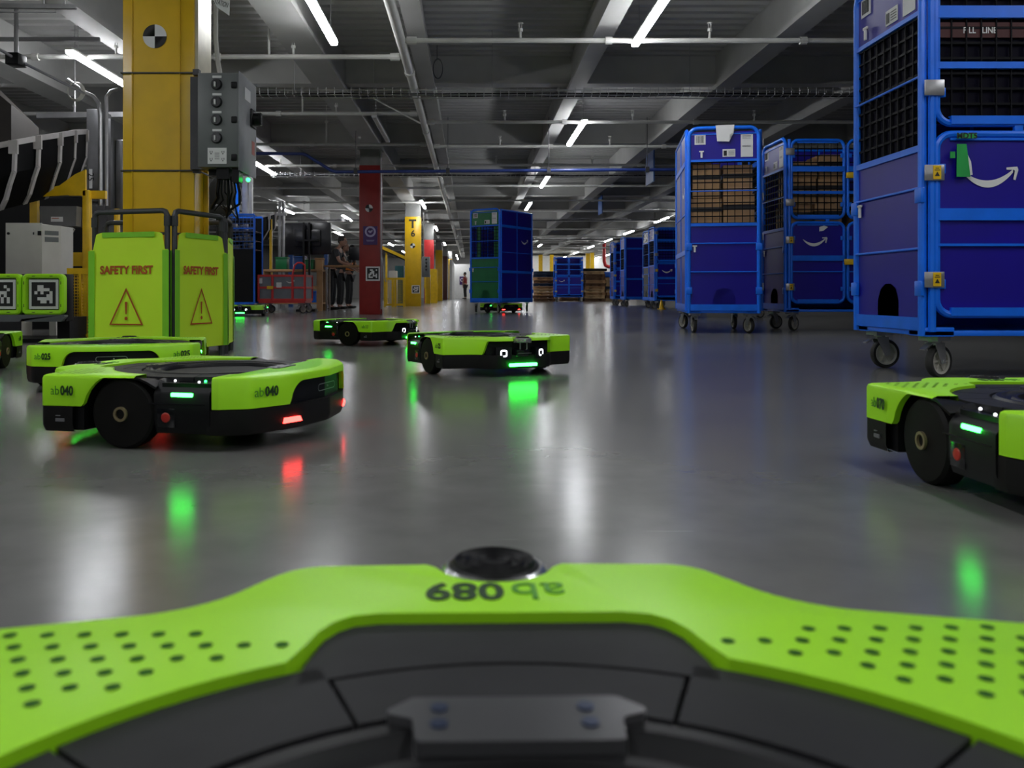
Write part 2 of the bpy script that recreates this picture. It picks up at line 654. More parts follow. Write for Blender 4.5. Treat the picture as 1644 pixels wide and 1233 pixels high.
# blue air pipe with a step down
Yb = 14.1
b = B()
pts = [W(395, 246, Yb), W(486, 247, Yb), W(492, 249, Yb), W(532, 274, Yb), W(540, 276, Yb), W(1120, 272, Yb)]
b.tube(pts, 0.026, 10)
for px in (500, 528, 720, 893, 1040):
    pass
ob = tag(b.build('compressed_air_pipe', mat('air_pipe_blue', (0.02, 0.045, 0.22), 0.4)), 'dark blue air pipe stepping down before the red column', 'pipe')
for px, py in ((571, 275), (719, 275), (881, 274), (1039, 273)):
    b = B()
    p = W(px, py, Yb)
    b.bx(p.x - 0.03, p.x + 0.03, Yb - 0.035, Yb + 0.035, p.z - 0.04, p.z + 0.05)
    b.cyl((p.x, Yb, p.z), (p.x, Yb, 3.3), 0.006, 5)
    b.build('pipe_clamp', M_DSTEEL, ob)
# coil of cable hanging from the beam, conduit pieces
b = B()
c = W(703, 110, 10.0)
for k in range(3):
    b.tube([(c.x + 0.055 * math.cos(a * PI / 12), 10.0 + 0.01 * k, c.z + 0.115 * math.sin(a * PI / 12)) for a in range(24)], 0.006, 5, closed=True)
b.cyl((c.x - 0.01, 10, c.z + 0.11), (c.x - 0.01, 10, 3.3), 0.004, 4)
tag(b.build('cable_coil', M_DSTEEL), 'dark loop of cable hanging beside the centre beam', 'cable')
for Y, px, y0, y1, lab in ((16.0, 1050, 238, 291, 'narrow blue sheet hanging edge-on from the ceiling, nearer one'),
                           (24.0, 967, 313, 342, 'narrow blue sheet hanging edge-on from the ceiling, farther one')):
    b = B()
    x = X_(px, Y)
    b.bx(x - 0.012, x + 0.012, Y, Y + 0.7, Z_(y1, Y), Z_(y0, Y))
    b.cyl((x, Y + 0.3, Z_(y0, Y)), (x, Y + 0.3, 3.6), 0.004, 4)
    tag(b.build('hanging_sign', M_BLUEB), lab, 'sign', 'blue sheets hanging from the ceiling')


# ------------------------------------------------------------------ marks
def crash_mark(parent, c, r, right=(1, 0, 0), n=(0, -1, 0)):
    c = Vector(c)
    ri = Vector(right)
    nn = Vector(n)
    up = Vector((0, 0, 1))
    for name, mm, quads in (('white_quarters', M_WHITE, (0, 2)), ('black_quarters', M_INK, (1, 3))):
        b = B()
        for q in quads:
            vs = [b.v(c + nn * 0.002)]
            for k in range(9):
                a = (q + k / 8) * PI / 2
                vs.append(b.v(c + nn * 0.002 + ri * math.cos(a) * r + up * math.sin(a) * r))
            b.f(vs)
        b.build(name, mm, parent)


def fiducial(parent, c, size, cells, right=(1, 0, 0), n=(0, -1, 0), border=1.25):
    c, ri, nn, up = Vector(c), Vector(right), Vector(n), Vector((0, 0, 1))

    def pl(bb, x0, x1, z0, z1, off):
        bb.quad(*[c + ri * x + up * z + nn * off for x, z in ((x0, z0), (x1, z0), (x1, z1), (x0, z1))])
    s = size / 2
    b = B()
    M4 = border * s
    pl(b, -M4, M4, -M4, M4, 0.002)
    bk = b.build('marker_backing', M_WHITE, parent)
    b = B()
    pl(b, -s, s, -s, s, 0.004)
    b.build('marker_square', M_INK, bk)
    b = B()
    q = size / 8
    for r_, row in enumerate(cells):
        for cc in row:
            x0 = -s + cc * q
            z1 = s - r_ * q
            pl(b, x0 - 0.0002, x0 + q + 0.0002, z1 - q - 0.0002, z1 + 0.0002, 0.006)
    b.build('marker_pattern', M_WHITE, bk)


F1 = [[], [2, 3], [2, 3, 4, 5], [1, 3, 6], [5, 6], [2, 3, 4, 5, 6], [3, 4, 6], []]
F2 = [[], [1, 5], [2, 6], [1, 3, 4, 5], [2, 3, 5], [2, 4, 6], [2, 4, 6], []]
F3 = [[], [2, 3, 6], [3, 4], [2, 3, 4], [1, 2, 4, 6], [1, 4, 5, 6], [1, 2, 3, 6], []]
F4 = [[], [2, 4, 6], [2, 3, 4, 5, 6], [1, 3, 5], [1, 2, 5, 6], [3, 4, 5], [2, 3, 5], []]


# ================================================================== COLUMNS
def column(x0, x1, y0, dep, zp, m, lab, name='steel_column'):
    t = thing(name, lab, 'column', ((x0 + x1) / 2, y0, 0))
    w_ = (x1 - x0) / 2
    b = B()
    b.bx(-w_, w_, 0.0, 0.03, 0, zp, 0.006)
    b.bx(-w_, w_, dep - 0.03, dep, 0, zp, 0.006)
    b.bx(-w_ + 0.03, w_ - 0.03, 0.03, dep - 0.03, 0, zp)
    b.build('painted_shaft', m, t)
    b = B()
    b.bx(-w_ + 0.01, w_ - 0.01, 0.01, dep - 0.01, zp, ZB)
    b.bx(-w_ - 0.03, w_ + 0.03, -0.02, dep + 0.02, ZB - 0.03, ZB)
    b.build('bare_top', mat('bare_grey', (0.22, 0.22, 0.21), 0.55), t)
    return t


# near yellow column
cA = column(-2.29, -1.82, 5.6, 0.32, 2.74, M_YEL, 'large yellow column behind the safety barrier, closest to the camera', 'yellow_column')
b = B()
b.bx(-0.17, -0.165, -0.014, 0.0, 0, 2.7)
b.bx(0.14, 0.146, -0.014, 0.0, 0, 2.7)
b.bx(-0.165, 0.14, -0.006, 0.0, 0, 2.7)
b.build('face_plate', M_YEL, cA)
b = B()
b.bx(0.235, 0.255, 0.02, 0.30, 1.86, 2.70)
b.build('steel_cover', mat('bright_panel', (0.62, 0.58, 0.45), 0.3, 0.2), cA)
crash_mark(cA, (-0.02, -0.008, 2.08), 0.078)
for z in (1.84, 1.20):
    b = B()
    b.tube([(-0.24, -0.012, z), (0.24, -0.012, z), (0.262, 0.0, z), (0.262, 0.33, z), (-0.24, 0.335, z)], 0.006, 6, closed=True)
    b.bx(0.235, 0.275, -0.03, 0.012, z - 0.016, z + 0.02)
    b.build('strap', M_DSTEEL, cA)
# red column
cB = column(-2.06, -1.68, 15.66, 0.42, 2.74, M_REDP, 'dark red column with a round target mark and black and white marker', 'red_column')
fiducial(cB, (0.06, -0.004, 0.75), 0.21, F3, border=1.25)
crash_mark(cB, (-0.01, 0, 1.95), 0.07)
b = B()
b.bx(-0.115, 0.145, -0.02, -0.004, 1.28, 1.62)
sg = b.build('purple_sign', M_PURP, cB)
b = B()
b.lathe([(0.066, -0.022), (0.10, -0.022), (0.10, -0.020), (0.066, -0.020)], (0.015, 0, 1.52), 28, 'y', True)
b.prism([(0.0 + 0.015, 1.49), (0.015 - 0.04, 1.52), (0.015 - 0.025, 1.55), (0.015, 1.53), (0.055, 1.56), (0.06, 1.53)], -0.022, -0.0205, 'xz')
b.bx(-0.06, 0.09, -0.022, -0.02, 1.36, 1.366)
b.bx(-0.05, 0.08, -0.022, -0.02, 1.345, 1.35)
b.build('emblem', mat('pale_lilac', (0.45, 0.40, 0.60), 0.5), sg)
b = B()
b.cyl((0.215, -0.01, 0.1), (0.215, -0.01, 3.0), 0.012, 8)
b.tube([(0.215, -0.01, 1.1), (0.25, -0.02, 0.9), (0.26, -0.02, 0.72), (0.3, -0.02, 0.6)], 0.01, 6)
b.build('conduit', M_STEEL, cB)
# T6
cC = column(X_(650, 24.9), X_(675, 24.9), 24.9, 0.4, 2.62, M_YEL, 'yellow column lettered T6 past the red column', 'yellow_column')
text('column_letter', 'T', 0.34, M_INK, cC, (0.0, -0.003, 2.40), bold=0.012)
text('column_number', '6', 0.26, M_INK, cC, (0.01, -0.003, 2.12), bold=0.006)
crash_mark(cC, (0.0, 0, 1.77), 0.075)
fiducial(cC, (0.09, -0.004, 0.50), 0.19, F4)
b = B()
b.bx(0.27, 0.50, -0.05, 0.2, 0.86, 1.45, 0.01)
bx_ = b.build('switch_box', M_BOXG, cC)
b = B()
for z in (1.37, 1.27, 1.17, 1.07):
    b.cyl((0.4, -0.07, z), (0.4, -0.05, z), 0.028, 12)
b.build('knob', M_KNOB, bx_)
b = B()
b.cyl((0.32, 0.0, 1.45), (0.32, 0.0, 2.75), 0.015, 8)
b.build('conduit', M_STEEL, cC)
# farther ones
cD = column(X_(681, 33), X_(696, 33), 33, 0.36, 2.45, M_REDB, 'bright red column rising out of a yellow guard', 'red_column')
b = B()
x0, x1 = -0.20, 0.36
b.prism(fillet([(-0.22, 0, 0), (0.26, 0, 0), (0.26, 0.55, 0.02), (0.28, 0.6, 0.02), (0.28, 0.72, 0.02), (0.25, 0.78, 0.02), (0.25, 1.32, 0.05), (-0.08, 1.32, 0.05),
                (-0.24, 1.05, 0.03), (-0.24, 0.75, 0.02), (-0.26, 0.7, 0.02), (-0.26, 0.6, 0.02), (-0.22, 0.55, 0.02)], 3), -0.14, -0.01, 'xz')
g = tag(b.build('column_guard', M_YELB), 'bright yellow moulded guard wrapped around the bright red column', 'guard')
g.location = ((X_(681, 33) + X_(696, 33)) / 2 + 0.08, 32.95, 0)
cE = column(X_(699, 42), X_(710, 42), 42, 0.34, 2.5, M_YEL, 'yellow column just past the bright red one', 'yellow_column')
column(X_(711, 49), X_(718, 49), 49, 0.3, 2.5, M_BROWN, 'slim dark brown column before the white partition')
column(X_(720, 53), X_(726, 53), 53, 0.3, 2.5, M_YEL, 'slim yellow column beside the dark brown one')
b = B()
b.bx(-0.08, 0.08, -0.1, 0.1, 0, 1.05, 0.01)
o = tag(b.build('bollard', M_YEL), 'short yellow bollard in front of the bright red column', 'bollard')
o.location = (X_(688.5, 31.5), 31.2, 0)

# ================================================================== CONTROL BOX on near column
t = thing('control_box', 'grey electrical control box with four black knobs strapped to the yellow column', 'control box', (-1.613, 5.43, 1.2))
b = B()
b.bx(-0.13, 0.131, 0, 0.40, 0.0, 0.60, 0.006)
b.build('enclosure', M_BOXG, t)
b = B()
b.bx(0.131, 0.137, -0.01, 0.42, -0.02, 0.61, 0.002)
d = b.build('door', mat('door_grey', (0.20, 0.21, 0.22), 0.4), t)
b = B()
b.bx(0.138, 0.14, 0.12, 0.26, 0.46, 0.54)
b.build('door_label', M_WHITE, d)
b = B()
b.bx(0.137, 0.15, 0.26, 0.38, 0.31, 0.43, 0.004)
b.cyl((0.15, 0.32, 0.37), (0.19, 0.32, 0.37), 0.045, 16)
b.bx(0.19, 0.2, 0.30, 0.34, 0.33, 0.41, 0.004)
b.build('rotary_handle', M_BLACK, d)
b = B()
b.bx(0.138, 0.139, 0.30, 0.37, 0.13, 0.22)
b.build('warning_label', mat('faded_red', (0.5, 0.16, 0.13), 0.6), d)
for z in (0.525, 0.413, 0.30, 0.185):
    b = B()
    b.lathe([(0.036, 0), (0.036, -0.008), (0.03, -0.022), (0.001, -0.022)], (-0.008, 0, z), 24, 'y')
    k = b.build('knob', M_KNOB, t)
    b = B()
    b.bx(-0.018, -0.008, -0.034, -0.02, z - 0.02, z + 0.012, 0.002)
    b.build('pointer', M_WHITE, k)
    b = B()
    b.bx(-0.035, 0.022, -0.003, 0, z + 0.042, z + 0.056)
    b.build('knob_label', M_WHITE, t)
b = B()
b.bx(-0.065, 0.055, -0.004, 0, 0.02, 0.122)
ol = b.build('outlet_plate', M_WHITE, t)
b = B()
for x in (-0.045, 0.03):
    for z in (0.045, 0.09):
        b.bx(x - 0.006, x - 0.003, -0.006, -0.003, z, z + 0.012)
        b.bx(x + 0.008, x + 0.011, -0.006, -0.003, z, z + 0.012)
        b.cyl((x + 0.002, -0.006, z - 0.006), (x + 0.002, -0.003, z - 0.006), 0.004, 8)
for k in range(4):
    b.bx(-0.02, 0.01, -0.005, -0.003, 0.05 + k * 0.012, 0.053 + k * 0.012)
b.build('socket_holes', M_INK, ol)
for z in (0.52, 0.30, 0.06):
    b = B()
    b.bx(0.085, 0.122, -0.012, 0.0, z - 0.02, z + 0.022, 0.006)
    b.build('latch', M_BLACK, t)
b = B()
b.bx(-0.02, 0.06, 0.03, 0.12, -0.07, 0)
b.bx(0.08, 0.125, 0.03, 0.12, -0.09, 0)
b.bx(-0.09, -0.03, 0.1, 0.2, -0.04, 0)
b.build('cable_gland', M_BLACK, t)
b = B()
b.sph((0.15, 0.16, -0.06), 0.014)
b.build('indicator_light', M_GLOW2, t)
b = B()
b.bx(-0.21, -0.13, 0.1, 0.16, 0.0, 0.60)
b.build('bracket', M_DSTEEL, t)
b = B()
rnd = random.Random(5)
for k in range(7):
    x = -0.08 + 0.03 * k
    b.tube([(x * 0.6, 0.08, -0.05), (x * 0.8, 0.09, -0.15), (x + rnd.uniform(-.05, .05), 0.12, -0.20 + rnd.uniform(-.04, .04)), (x * 0.8 - rnd.uniform(0, .08), 0.18, -0.27 + rnd.uniform(-.05, .03)), (x * 0.5 - 0.08, 0.27, -0.22)], rnd.choice((0.006, 0.009, 0.012)), 6)
tag(b.build('cable_bundle', M_BLACK), 'bundle of black cables hanging under the grey control box', 'cable').location = (-1.58, 5.43, 1.2)
# conduit beside the column
b = B()
b.tube([(-1.72, 5.74, 3.0), (-1.72, 5.74, 2.1), (-1.70, 5.72, 1.95), (-1.66, 5.66, 1.80)], 0.016, 10)
tag(b.build('conduit', M_LGREY), 'pale flexible conduit running down into the grey control box', 'conduit')
# hanging paper
t = thing('hanging_paper_sign', 'white paper sheet lettered STATION hanging beside the yellow column', 'sign', (-1.67, 5.5, 2.27))
b = B()
b.prism([(0.0, 0.02), (0.03, -0.03), (0.11, -0.085), (0.115, 0.12), (0.0, 0.14)], -0.001, 0.001, 'xz')
b.build('sheet', M_WHITE, t)
text('lettering', '-STATION', 0.032, M_INK, t, (0.055, -0.003, -0.005), right=(1, 0, -0.35), up=(0.35, 0, 1), bold=0.0, sy=1.5, sx=0.7)

# ================================================================== SAFETY BARRIER
P = [(-2.34, 5.25), (-1.79, 5.09), (-1.615, 5.58), (-1.70, 6.02), (-2.6, 6.0)]
t = thing('safety_barrier', 'folding lime fabric safety barrier with grey frame wrapped around the yellow column', 'barrier', (P[1][0], P[1][1], 0))


def barrier_panel(a, c, txt):
    a, c = Vector((*a, 0)), Vector((*c, 0))
    d = (c - a)
    L = d.length
    d.normalize()
    n = Vector((d.y, -d.x, 0))
    off = Vector(t.location)
    g0 = 0.028

    def q(s, z, o=0.0):
        return a + d * s + Vector((0, 0, z)) + n * o - off
    b = B()
    r = 0.017
    b.tube([q(g0, 0.03), q(g0, 0.86), q(g0 + 0.012, 0.885), q(g0 + 0.035, 0.892), q(L - g0 - 0.035, 0.892), q(L - g0 - 0.012, 0.885), q(L - g0, 0.86), q(L - g0, 0.03)], r, 10)
    b.tube([q(g0, 0.755), q(L - g0, 0.755)], 0.008, 6)
    b.tube([q(g0, 0.1), q(L - g0, 0.1)], 0.008, 6)
    for s in (g0, L - g0):
        b.tube([q(s, 0.86), q(s, 0.80)], r * 1.25, 10)
        b.tube([q(s, 0.0), q(s, 0.06)], r * 1.3, 10)
    fr = b.build('barrier_frame', M_POST, t)
    # fabric: slightly wavy sheet with clipped top corners
    b = B()
    NX, NZ = 26, 20
    grid = {}
    for i in range(NX + 1):
        s = 0.008 + (L - 0.016) * i / NX
        edge = min(s, L - s)
        top = 0.765
        if edge < 0.095:
            u = edge / 0.095
            top = 0.66 + 0.105 * math.sqrt(max(0.0, 1 - (1 - u) ** 2)) if edge > 0.03 else 0.66
        for j in range(NZ + 1):
            z = 0.06 + (top - 0.06) * j / NZ
            o_ = 0.019 if edge > 0.03 else 0.021
            o_ += 0.003 * math.sin(s * 23) * math.sin(z * 7 + s * 5)
            grid[i, j] = b.v(q(s, z, o_))
    for i in range(NX):
        for j in range(NZ):
            b.f([grid[i, j], grid[i + 1, j], grid[i + 1, j + 1], grid[i, j + 1]])
    fb = b.build('fabric_panel', M_FAB, t)
    b = B()
    for s0, s1 in ((0.0, 0.045), (L - 0.045, L)):
        for o0, o1 in ((0.0255, 0.0235),):
            b.quad(q(s0, 0.06, o0), q(s1, 0.06, o0), q(s1, 0.655, o0), q(s0, 0.655, o0))
            b.quad(q(s0, 0.06, -0.022), q(s1, 0.06, -0.022), q(s1, 0.655, -0.022), q(s0, 0.655, -0.022))
    b.quad(q(0.1, 0.735, 0.0245), q(L - 0.1, 0.735, 0.0245), q(L - 0.1, 0.766, 0.0245), q(0.1, 0.766, 0.0245))
    b.build('hem', M_FABH, fb)
    if txt:
        text('lettering', 'SAFETY FIRST', 0.068, M_SIGNR, fb, q(L / 2 - 0.012, 0.535, 0.026), right=d, bold=0.0022, sx=0.92 * L / 0.57, sy=1.0)
        b = B()
        th = 0.008
        A3 = [(-0.12, 0.205), (0.12, 0.205), (0.0, 0.43)]
        cx, cz = 0, 0.28
        o3 = [(x, z) for x, z in A3]
        i3 = [(x * 0.87, 0.205 + th + (z - 0.205) * 0.87) for x, z in A3]
        for k in range(3):
            l = (k + 1) % 3
            b.quad(*[q(L / 2 + x * (L / 0.57) - 0.012, z, 0.027) for x, z in (o3[k], o3[l], i3[l], i3[k])])
        b.quad(*[q(L / 2 + x * (L / 0.57) - 0.012, z, 0.027) for x, z in ((-0.004, 0.27), (0.004, 0.27), (0.009, 0.345), (-0.009, 0.345))])
        vs = [b.v(q(L / 2 + 0.011 * math.cos(a_ * PI / 8) * (L / .57) - 0.012, 0.245 + 0.011 * math.sin(a_ * PI / 8), 0.027)) for a_ in range(16)]
        b.f(vs)
        b.build('warning_triangle', M_SIGNR, fb)


for i in range(4):
    barrier_panel(P[i], P[i + 1], i < 2)


# ================================================================== ROBOTS
ZT = 0.188
half = [(0.0, 0.402, 0), (0.158, 0.396, 0.05), (0.208, 0.306, 0.09), (0.357, 0.268, 0.014), (0.352, 0.17, 0), (0.338, 0.008, 0), (0.336, -0.20, 0),
        (0.333, -0.225, 0.01), (0.302, -0.292, 0.05), (0.17, -0.362, 0.25), (0.0, -0.385, 0)]
full = half + [(-x, y, r) for x, y, r in half[::-1][1:-1]]
OUT = fillet(full, 8)


def resample(pts, step):
    out = []
    n = len(pts)
    for i in range(n):
        a, c = Vector(pts[i]), Vector(pts[(i + 1) % n])
        L = (c - a).length
        k = max(1, int(math.ceil(L / step)))
        for j in range(k):
            out.append(tuple(a.lerp(c, j / k)))
    return out


OUT = resample(OUT, 0.008)
NO = len(OUT)


def inset(pts, d):
    out = []
    n = len(pts)
    for i in range(n):
        a, c = Vector(pts[i - 1]), Vector(pts[(i + 1) % n])
        t_ = (c - a).normalized()
        nn = Vector((t_.y, -t_.x))
        # outline runs clockwise from nose to the right: inward is to the right
        out.append((pts[i][0] + nn.x * d, pts[i][1] + nn.y * d))
    return out


_c = inset(OUT, 0.01)
SGN = 1 if abs(max(p[0] for p in _c)) < max(p[0] for p in OUT) else -1


def ins(d):
    return inset(OUT, SGN * d)


def smooth01(u):
    u = max(0.0, min(1.0, u))
    return u * u * (3 - 2 * u)


def zlow(x, y):
    ax = abs(x)
    if y > 0.25 and ax < 0.30:
        return 0.172 + (0.108 - 0.172) * smooth01((ax - 0.172) / 0.018)
    if y > 0.0 and ax > 0.28:
        dy = y - 0.045
        Rw = 0.105
        if abs(dy) < Rw - 0.002:
            return max(0.108, min(ZT - 0.006, 0.09 + math.sqrt(Rw * Rw - dy * dy)))
        return 0.108
    if y < -0.22 and ax < 0.26:
        u = (ax - 0.135) / 0.05
        return 0.167 - (0.167 - 0.108) * (1 - math.sqrt(max(0.0, 1 - min(1, max(0, u)) ** 2)))
    return 0.108


def notch(p):
    x, y = p
    if y > 0.3 and abs(x) < 0.0475:
        return (x, 0.40 - math.sqrt(max(0, 0.0475 ** 2 - x * x)))
    return p


CY, RD = -0.045, 0.29
INNER = []       # border between lime cover and black deck, right side from x+ to nose and around to the left, front part


def front_inner():
    right = []
    a = math.asin((0.008 - CY) / RD)
    a1 = math.acos(0.128 / RD)
    k = 14
    for i in range(k + 1):
        q = a + (a1 - a) * i / k
        right.append((RD * math.cos(q), CY + RD * math.sin(q)))
    right += [(0.122, 0.235), (0.116, 0.260), (0.109, 0.275), (0.098, 0.285), (0.080, 0.289)]
    return right + [(-x, y) for x, y in right[::-1]]


def rear_inner():
    a0 = math.asin((-0.205 - CY) / RD)
    pts = []
    for i in range(31):
        q = a0 + (-PI - 2 * a0) * i / 30
        pts.append((RD * math.cos(q), CY + RD * math.sin(q)))
    return pts       # from right to left through the rear


def out_at(s, xt):
    """point and outward normal on the rear edge at |x| = xt"""
    best = min((i for i in range(NO) if OUT[i][1] < -0.2 and OUT[i][0] * s > 0), key=lambda i: abs(abs(OUT[i][0]) - xt))
    a, c = Vector(OUT[(best - 3) % NO]), Vector(OUT[(best + 3) % NO])
    d = (c - a).normalized()
    n_ = Vector((d.y, -d.x))
    p = Vector(OUT[best])
    if n_.dot(p) < 0:
        n_ = -n_
    return p, n_


def cover(front):
    b = B()
    idx = [i for i in range(NO) if (OUT[i][1] >= 0.006 if front else OUT[i][1] <= -0.203)]
    # make contiguous run
    start = next(i for i in idx if (i - 1) % NO not in idx)
    run = []
    i = start
    while i in idx or (i % NO) in idx:
        run.append(i % NO)
        i += 1
        if len(run) > NO:
            break
    i0, i3, i10, iin = ins(0.0), ins(0.003), ins(0.010), ins(0.014)
    rows = []
    for i in run:
        x, y = OUT[i]
        zl = zlow(x, y)
        P0, P3, P10, PI_ = i0[i], i3[i], i10[i], iin[i]
        if front:
            P0, P3, P10, PI_ = notch(P0), notch(P3), notch(P10), notch(PI_)
            if y > 0.3 and abs(x) < 0.0475:
                P3 = (P0[0], P0[1] - 0.002)
                P10 = (P0[0], P0[1] - 0.004)
                PI_ = (P0[0], P0[1] - 0.006)
        z_side = max(zl, 0.0)
        rows.append([b.v((PI_[0], PI_[1], zl)), b.v((P0[0], P0[1], zl)), b.v((P0[0], P0[1], max(ZT - 0.010, zl + 0.001))),
                     b.v((P3[0], P3[1], max(ZT - 0.003, zl + 0.002))), b.v((P10[0], P10[1], ZT))])
    for k in range(len(rows) - 1):
        for j in range(4):
            b.f([rows[k][j], rows[k + 1][j], rows[k + 1][j + 1], rows[k][j + 1]])
    top = [r_[4] for r_ in rows]
    inner = front_inner() if front else rear_inner()
    # order inner to run back from the end of the run
    e = Vector(top[-1].co[:2])
    if (Vector(inner[0]) - e).length > (Vector(inner[-1]) - e).length:
        inner = inner[::-1]
    iv = [b.v((x, y, ZT)) for x, y in inner]
    f = b.f(top + iv)
    bmesh.ops.triangulate(b.bm, faces=[f], ngon_method='EAR_CLIP')
    lo = [b.v((x, y, ZT - 0.016)) for x, y in inner]
    for k in range(len(iv) - 1):
        b.f([iv[k], iv[k + 1], lo[k + 1], lo[k]])
    return b


def ring_seg(b, r0, r1, a0, a1, z0, z1, cy=CY, n=8):
    pts = [(r1 * math.sin(a0 + (a1 - a0) * i / n), cy + r1 * math.cos(a0 + (a1 - a0) * i / n)) for i in range(n + 1)]
    pts += [(r0 * math.sin(a1 - (a1 - a0) * i / n), cy + r0 * math.cos(a1 - (a1 - a0) * i / n)) for i in range(n + 1)]
    b.prism(pts, z0, z1)


def make_robot():
    t = thing('warehouse_robot', 'x', 'robot')
    cover(True).build('front_cover', M_LIME, t, ang=40)
    cover(False).build('rear_cover', M_LIME, t, ang=40)
    # chassis
    b = B()
    ch = [p for p in ins(0.016)]
    ch2 = []
    for x, y in ch:
        if -0.06 < y < 0.155 and abs(x) > 0.28:
            x = math.copysign(0.275, x)
        if y > 0.30 and abs(x) < 0.19:
            y = min(y, 0.375 - 0.25 * max(0, abs(x) - 0.05))
        ch2.append((x, y))
    b.prism(ch2, 0.045, ZT - 0.017)
    b.build('chassis', M_BLACK, t)
    # bumper skirt
    o0, o1 = ins(0.001), ins(0.020)
    bf_, br_ = B(), B()
    for i in range(NO):
        b = bf_ if OUT[i][1] > 0 else br_
        j = (i + 1) % NO
        y = OUT[i][1]
        x = OUT[i][0]
        if abs(x) > 0.28 and -0.2 < y < 0.172:
            continue
        bt = [0.045 + (0.0)]
        vs = []
        for k in (i, j):
            vs.append((b.v((*o1[k], 0.042)), b.v((o0[k][0] * 0.985, o0[k][1] * 0.985, 0.042)), b.v((*o0[k], 0.058)), b.v((*o0[k], 0.106)), b.v((*o1[k], 0.106))))
        for m_ in range(4):
            b.f([vs[0][m_], vs[1][m_], vs[1][m_ + 1], vs[0][m_ + 1]])
    mb_ = mat('bumper_black', (0.008, 0.0075, 0.0075), 0.5, spec=0.25)
    bf_.build('front_bumper', mb_, t)
    br_.build('rear_bumper', mb_, t)
    # side panels with light bar
    for s in (-1, 1):
        b = B()
        secs = []
        prof_ = [(0.27, 0.172), (0.312, 0.168), (0.333, 0.150), (0.338, 0.142), (0.338, 0.075), (0.330, 0.045), (0.27, 0.045)]
        for yy in (-0.203, -0.195, -0.07, -0.052, -0.044):
            k = 0.006 if yy > -0.05 else 0.0
            secs.append([b.v((s * (x - (k if x > 0.3 else 0)), yy, z + (0.010 if yy > -0.06 and z > 0.16 else 0))) for x, z in prof_])
        n = len(prof_)
        for a_, c_ in zip(secs, secs[1:]):
            for k in range(n):
                b.f([a_[k], a_[(k + 1) % n], c_[(k + 1) % n], c_[k]])
        b.f(secs[0])
        b.f(secs[-1][::-1])
        sp = b.build('side_panel', M_BLACK, t)
        b = B()
        fp = [(0.335, -0.052, 0.158), (0.340, -0.03, 0.172), (0.338, -0.005, 0.181), (0.336, 0.02, 0.183)]
        rows_ = [[b.v((s * (0.27 if q_ == 0 else x), y, z + (0.002 if q_ else 0.0) if q_ else ZT - 0.012)) for q_ in (0, 1)] for x, y, z in fp]
        for r0_, r1_ in zip(rows_, rows_[1:]):
            b.f([r0_[0], r0_[1], r1_[1], r1_[0]])
        sk_ = [[b.v((s * x, y, z - 0.004)), b.v((s * 0.27, y, ZT - 0.018))] for x, y, z in fp]
        for k_ in range(3):
            b.f([sk_[k_][0], sk_[k_][1], sk_[k_ + 1][1], sk_[k_ + 1][0]])
            b.f([rows_[k_][1], rows_[k_ + 1][1], sk_[k_ + 1][0], sk_[k_][0]])
        b.build('fender', M_BLACK, t)
        b = B()
        b.bx(*sorted((s * 0.334, s * 0.3405)), -0.158, -0.096, 0.138, 0.148, 0.003)
        b.build('light_bar', M_GLOW, sp)
        b = B()
        b.lathe([(0.001, 0), (0.012, 0), (0.013, 0.002 * s), (0.011, 0.004 * s), (0.001, 0.005 * s)], (s * 0.337, -0.082, 0.085), 16, 'x')
        b.build('stop_button', M_ESTOP, sp)
        b = B()
        b.bx(*sorted((s * 0.336, s * 0.3392)), -0.108, -0.058, 0.06, 0.108, 0.001)
        b.bx(*sorted((s * 0.337, s * 0.3392)), -0.19, -0.03, 0.118, 0.121)
        b.bx(*sorted((s * 0.285, s * 0.305)), -0.14, -0.10, 0.166, 0.1735)
        b.build('button_recess', M_BLACKG, sp)
        for yy, xx, mm in ((-0.08, 0.292, M_EYE), (-0.16, 0.312, M_EYE), (-0.165, 0.290, M_GLOW2)):
            b = B()
            b.sph((s * xx, yy, 0.1735), 0.0035, seg=8, rg=6)
            b.build('status_light', mm, sp)
        # wheel
        b = B()
        b.lathe([(0.02, s * 0.285), (0.085, s * 0.285), (0.09, s * 0.29), (0.09, s * 0.328), (0.084, s * 0.335), (0.05, s * 0.337), (0.03, s * 0.338), (0.02, s * 0.339), (0.001, s * 0.340)],
                (0, 0.045, 0.09), 40, 'x')
        wh = b.build('wheel', mat('wheel_tyre', (0.006, 0.0055, 0.005), 0.6, spec=0.2), t)
        b = B()
        b.lathe([(0.013, s * 0.339), (0.019, s * 0.339), (0.019, s * 0.345), (0.013, s * 0.345)], (0, 0.045, 0.09), 28, 'x', True)
        b.build('hub_ring', M_BRASS, wh)
    # black deck
    b = B()
    fi = front_inner()
    ri = rear_inner()
    poly = fi + [(-p[0], p[1]) for p in ri]
    # simple: disc plus front extension
    disc = [(RD * math.sin(k * PI / 40), CY + RD * math.cos(k * PI / 40)) for k in range(80)]
    b.prism(disc, ZT - 0.03, ZT - 0.017)
    b.prism([(-0.128, 0.20), (0.128, 0.20), (0.128, 0.215), (0.118, 0.235), (0.111, 0.262), (0.104, 0.277), (0.092, 0.289), (-0.092, 0.289), (-0.104, 0.277), (-0.111, 0.262), (-0.118, 0.235), (-0.128, 0.215)],
            ZT - 0.03, ZT - 0.017)
    dk = b.build('deck_base', M_BLACK, t)
    b = B()
    arc = [(0.272 * math.sin(q), CY + 0.272 * math.cos(q)) for q in [R(26) - R(52) * i / 12 for i in range(13)]]
    b.prism([(-0.119, 0.225), (-0.113, 0.259), (-0.106, 0.273), (-0.096, 0.282), (-0.080, 0.286), (0.080, 0.286), (0.096, 0.282), (0.106, 0.273), (0.113, 0.259), (0.119, 0.225)] + arc, ZT - 0.018, ZT - 0.006)
    b.build('front_plate', M_DECKP, dk)
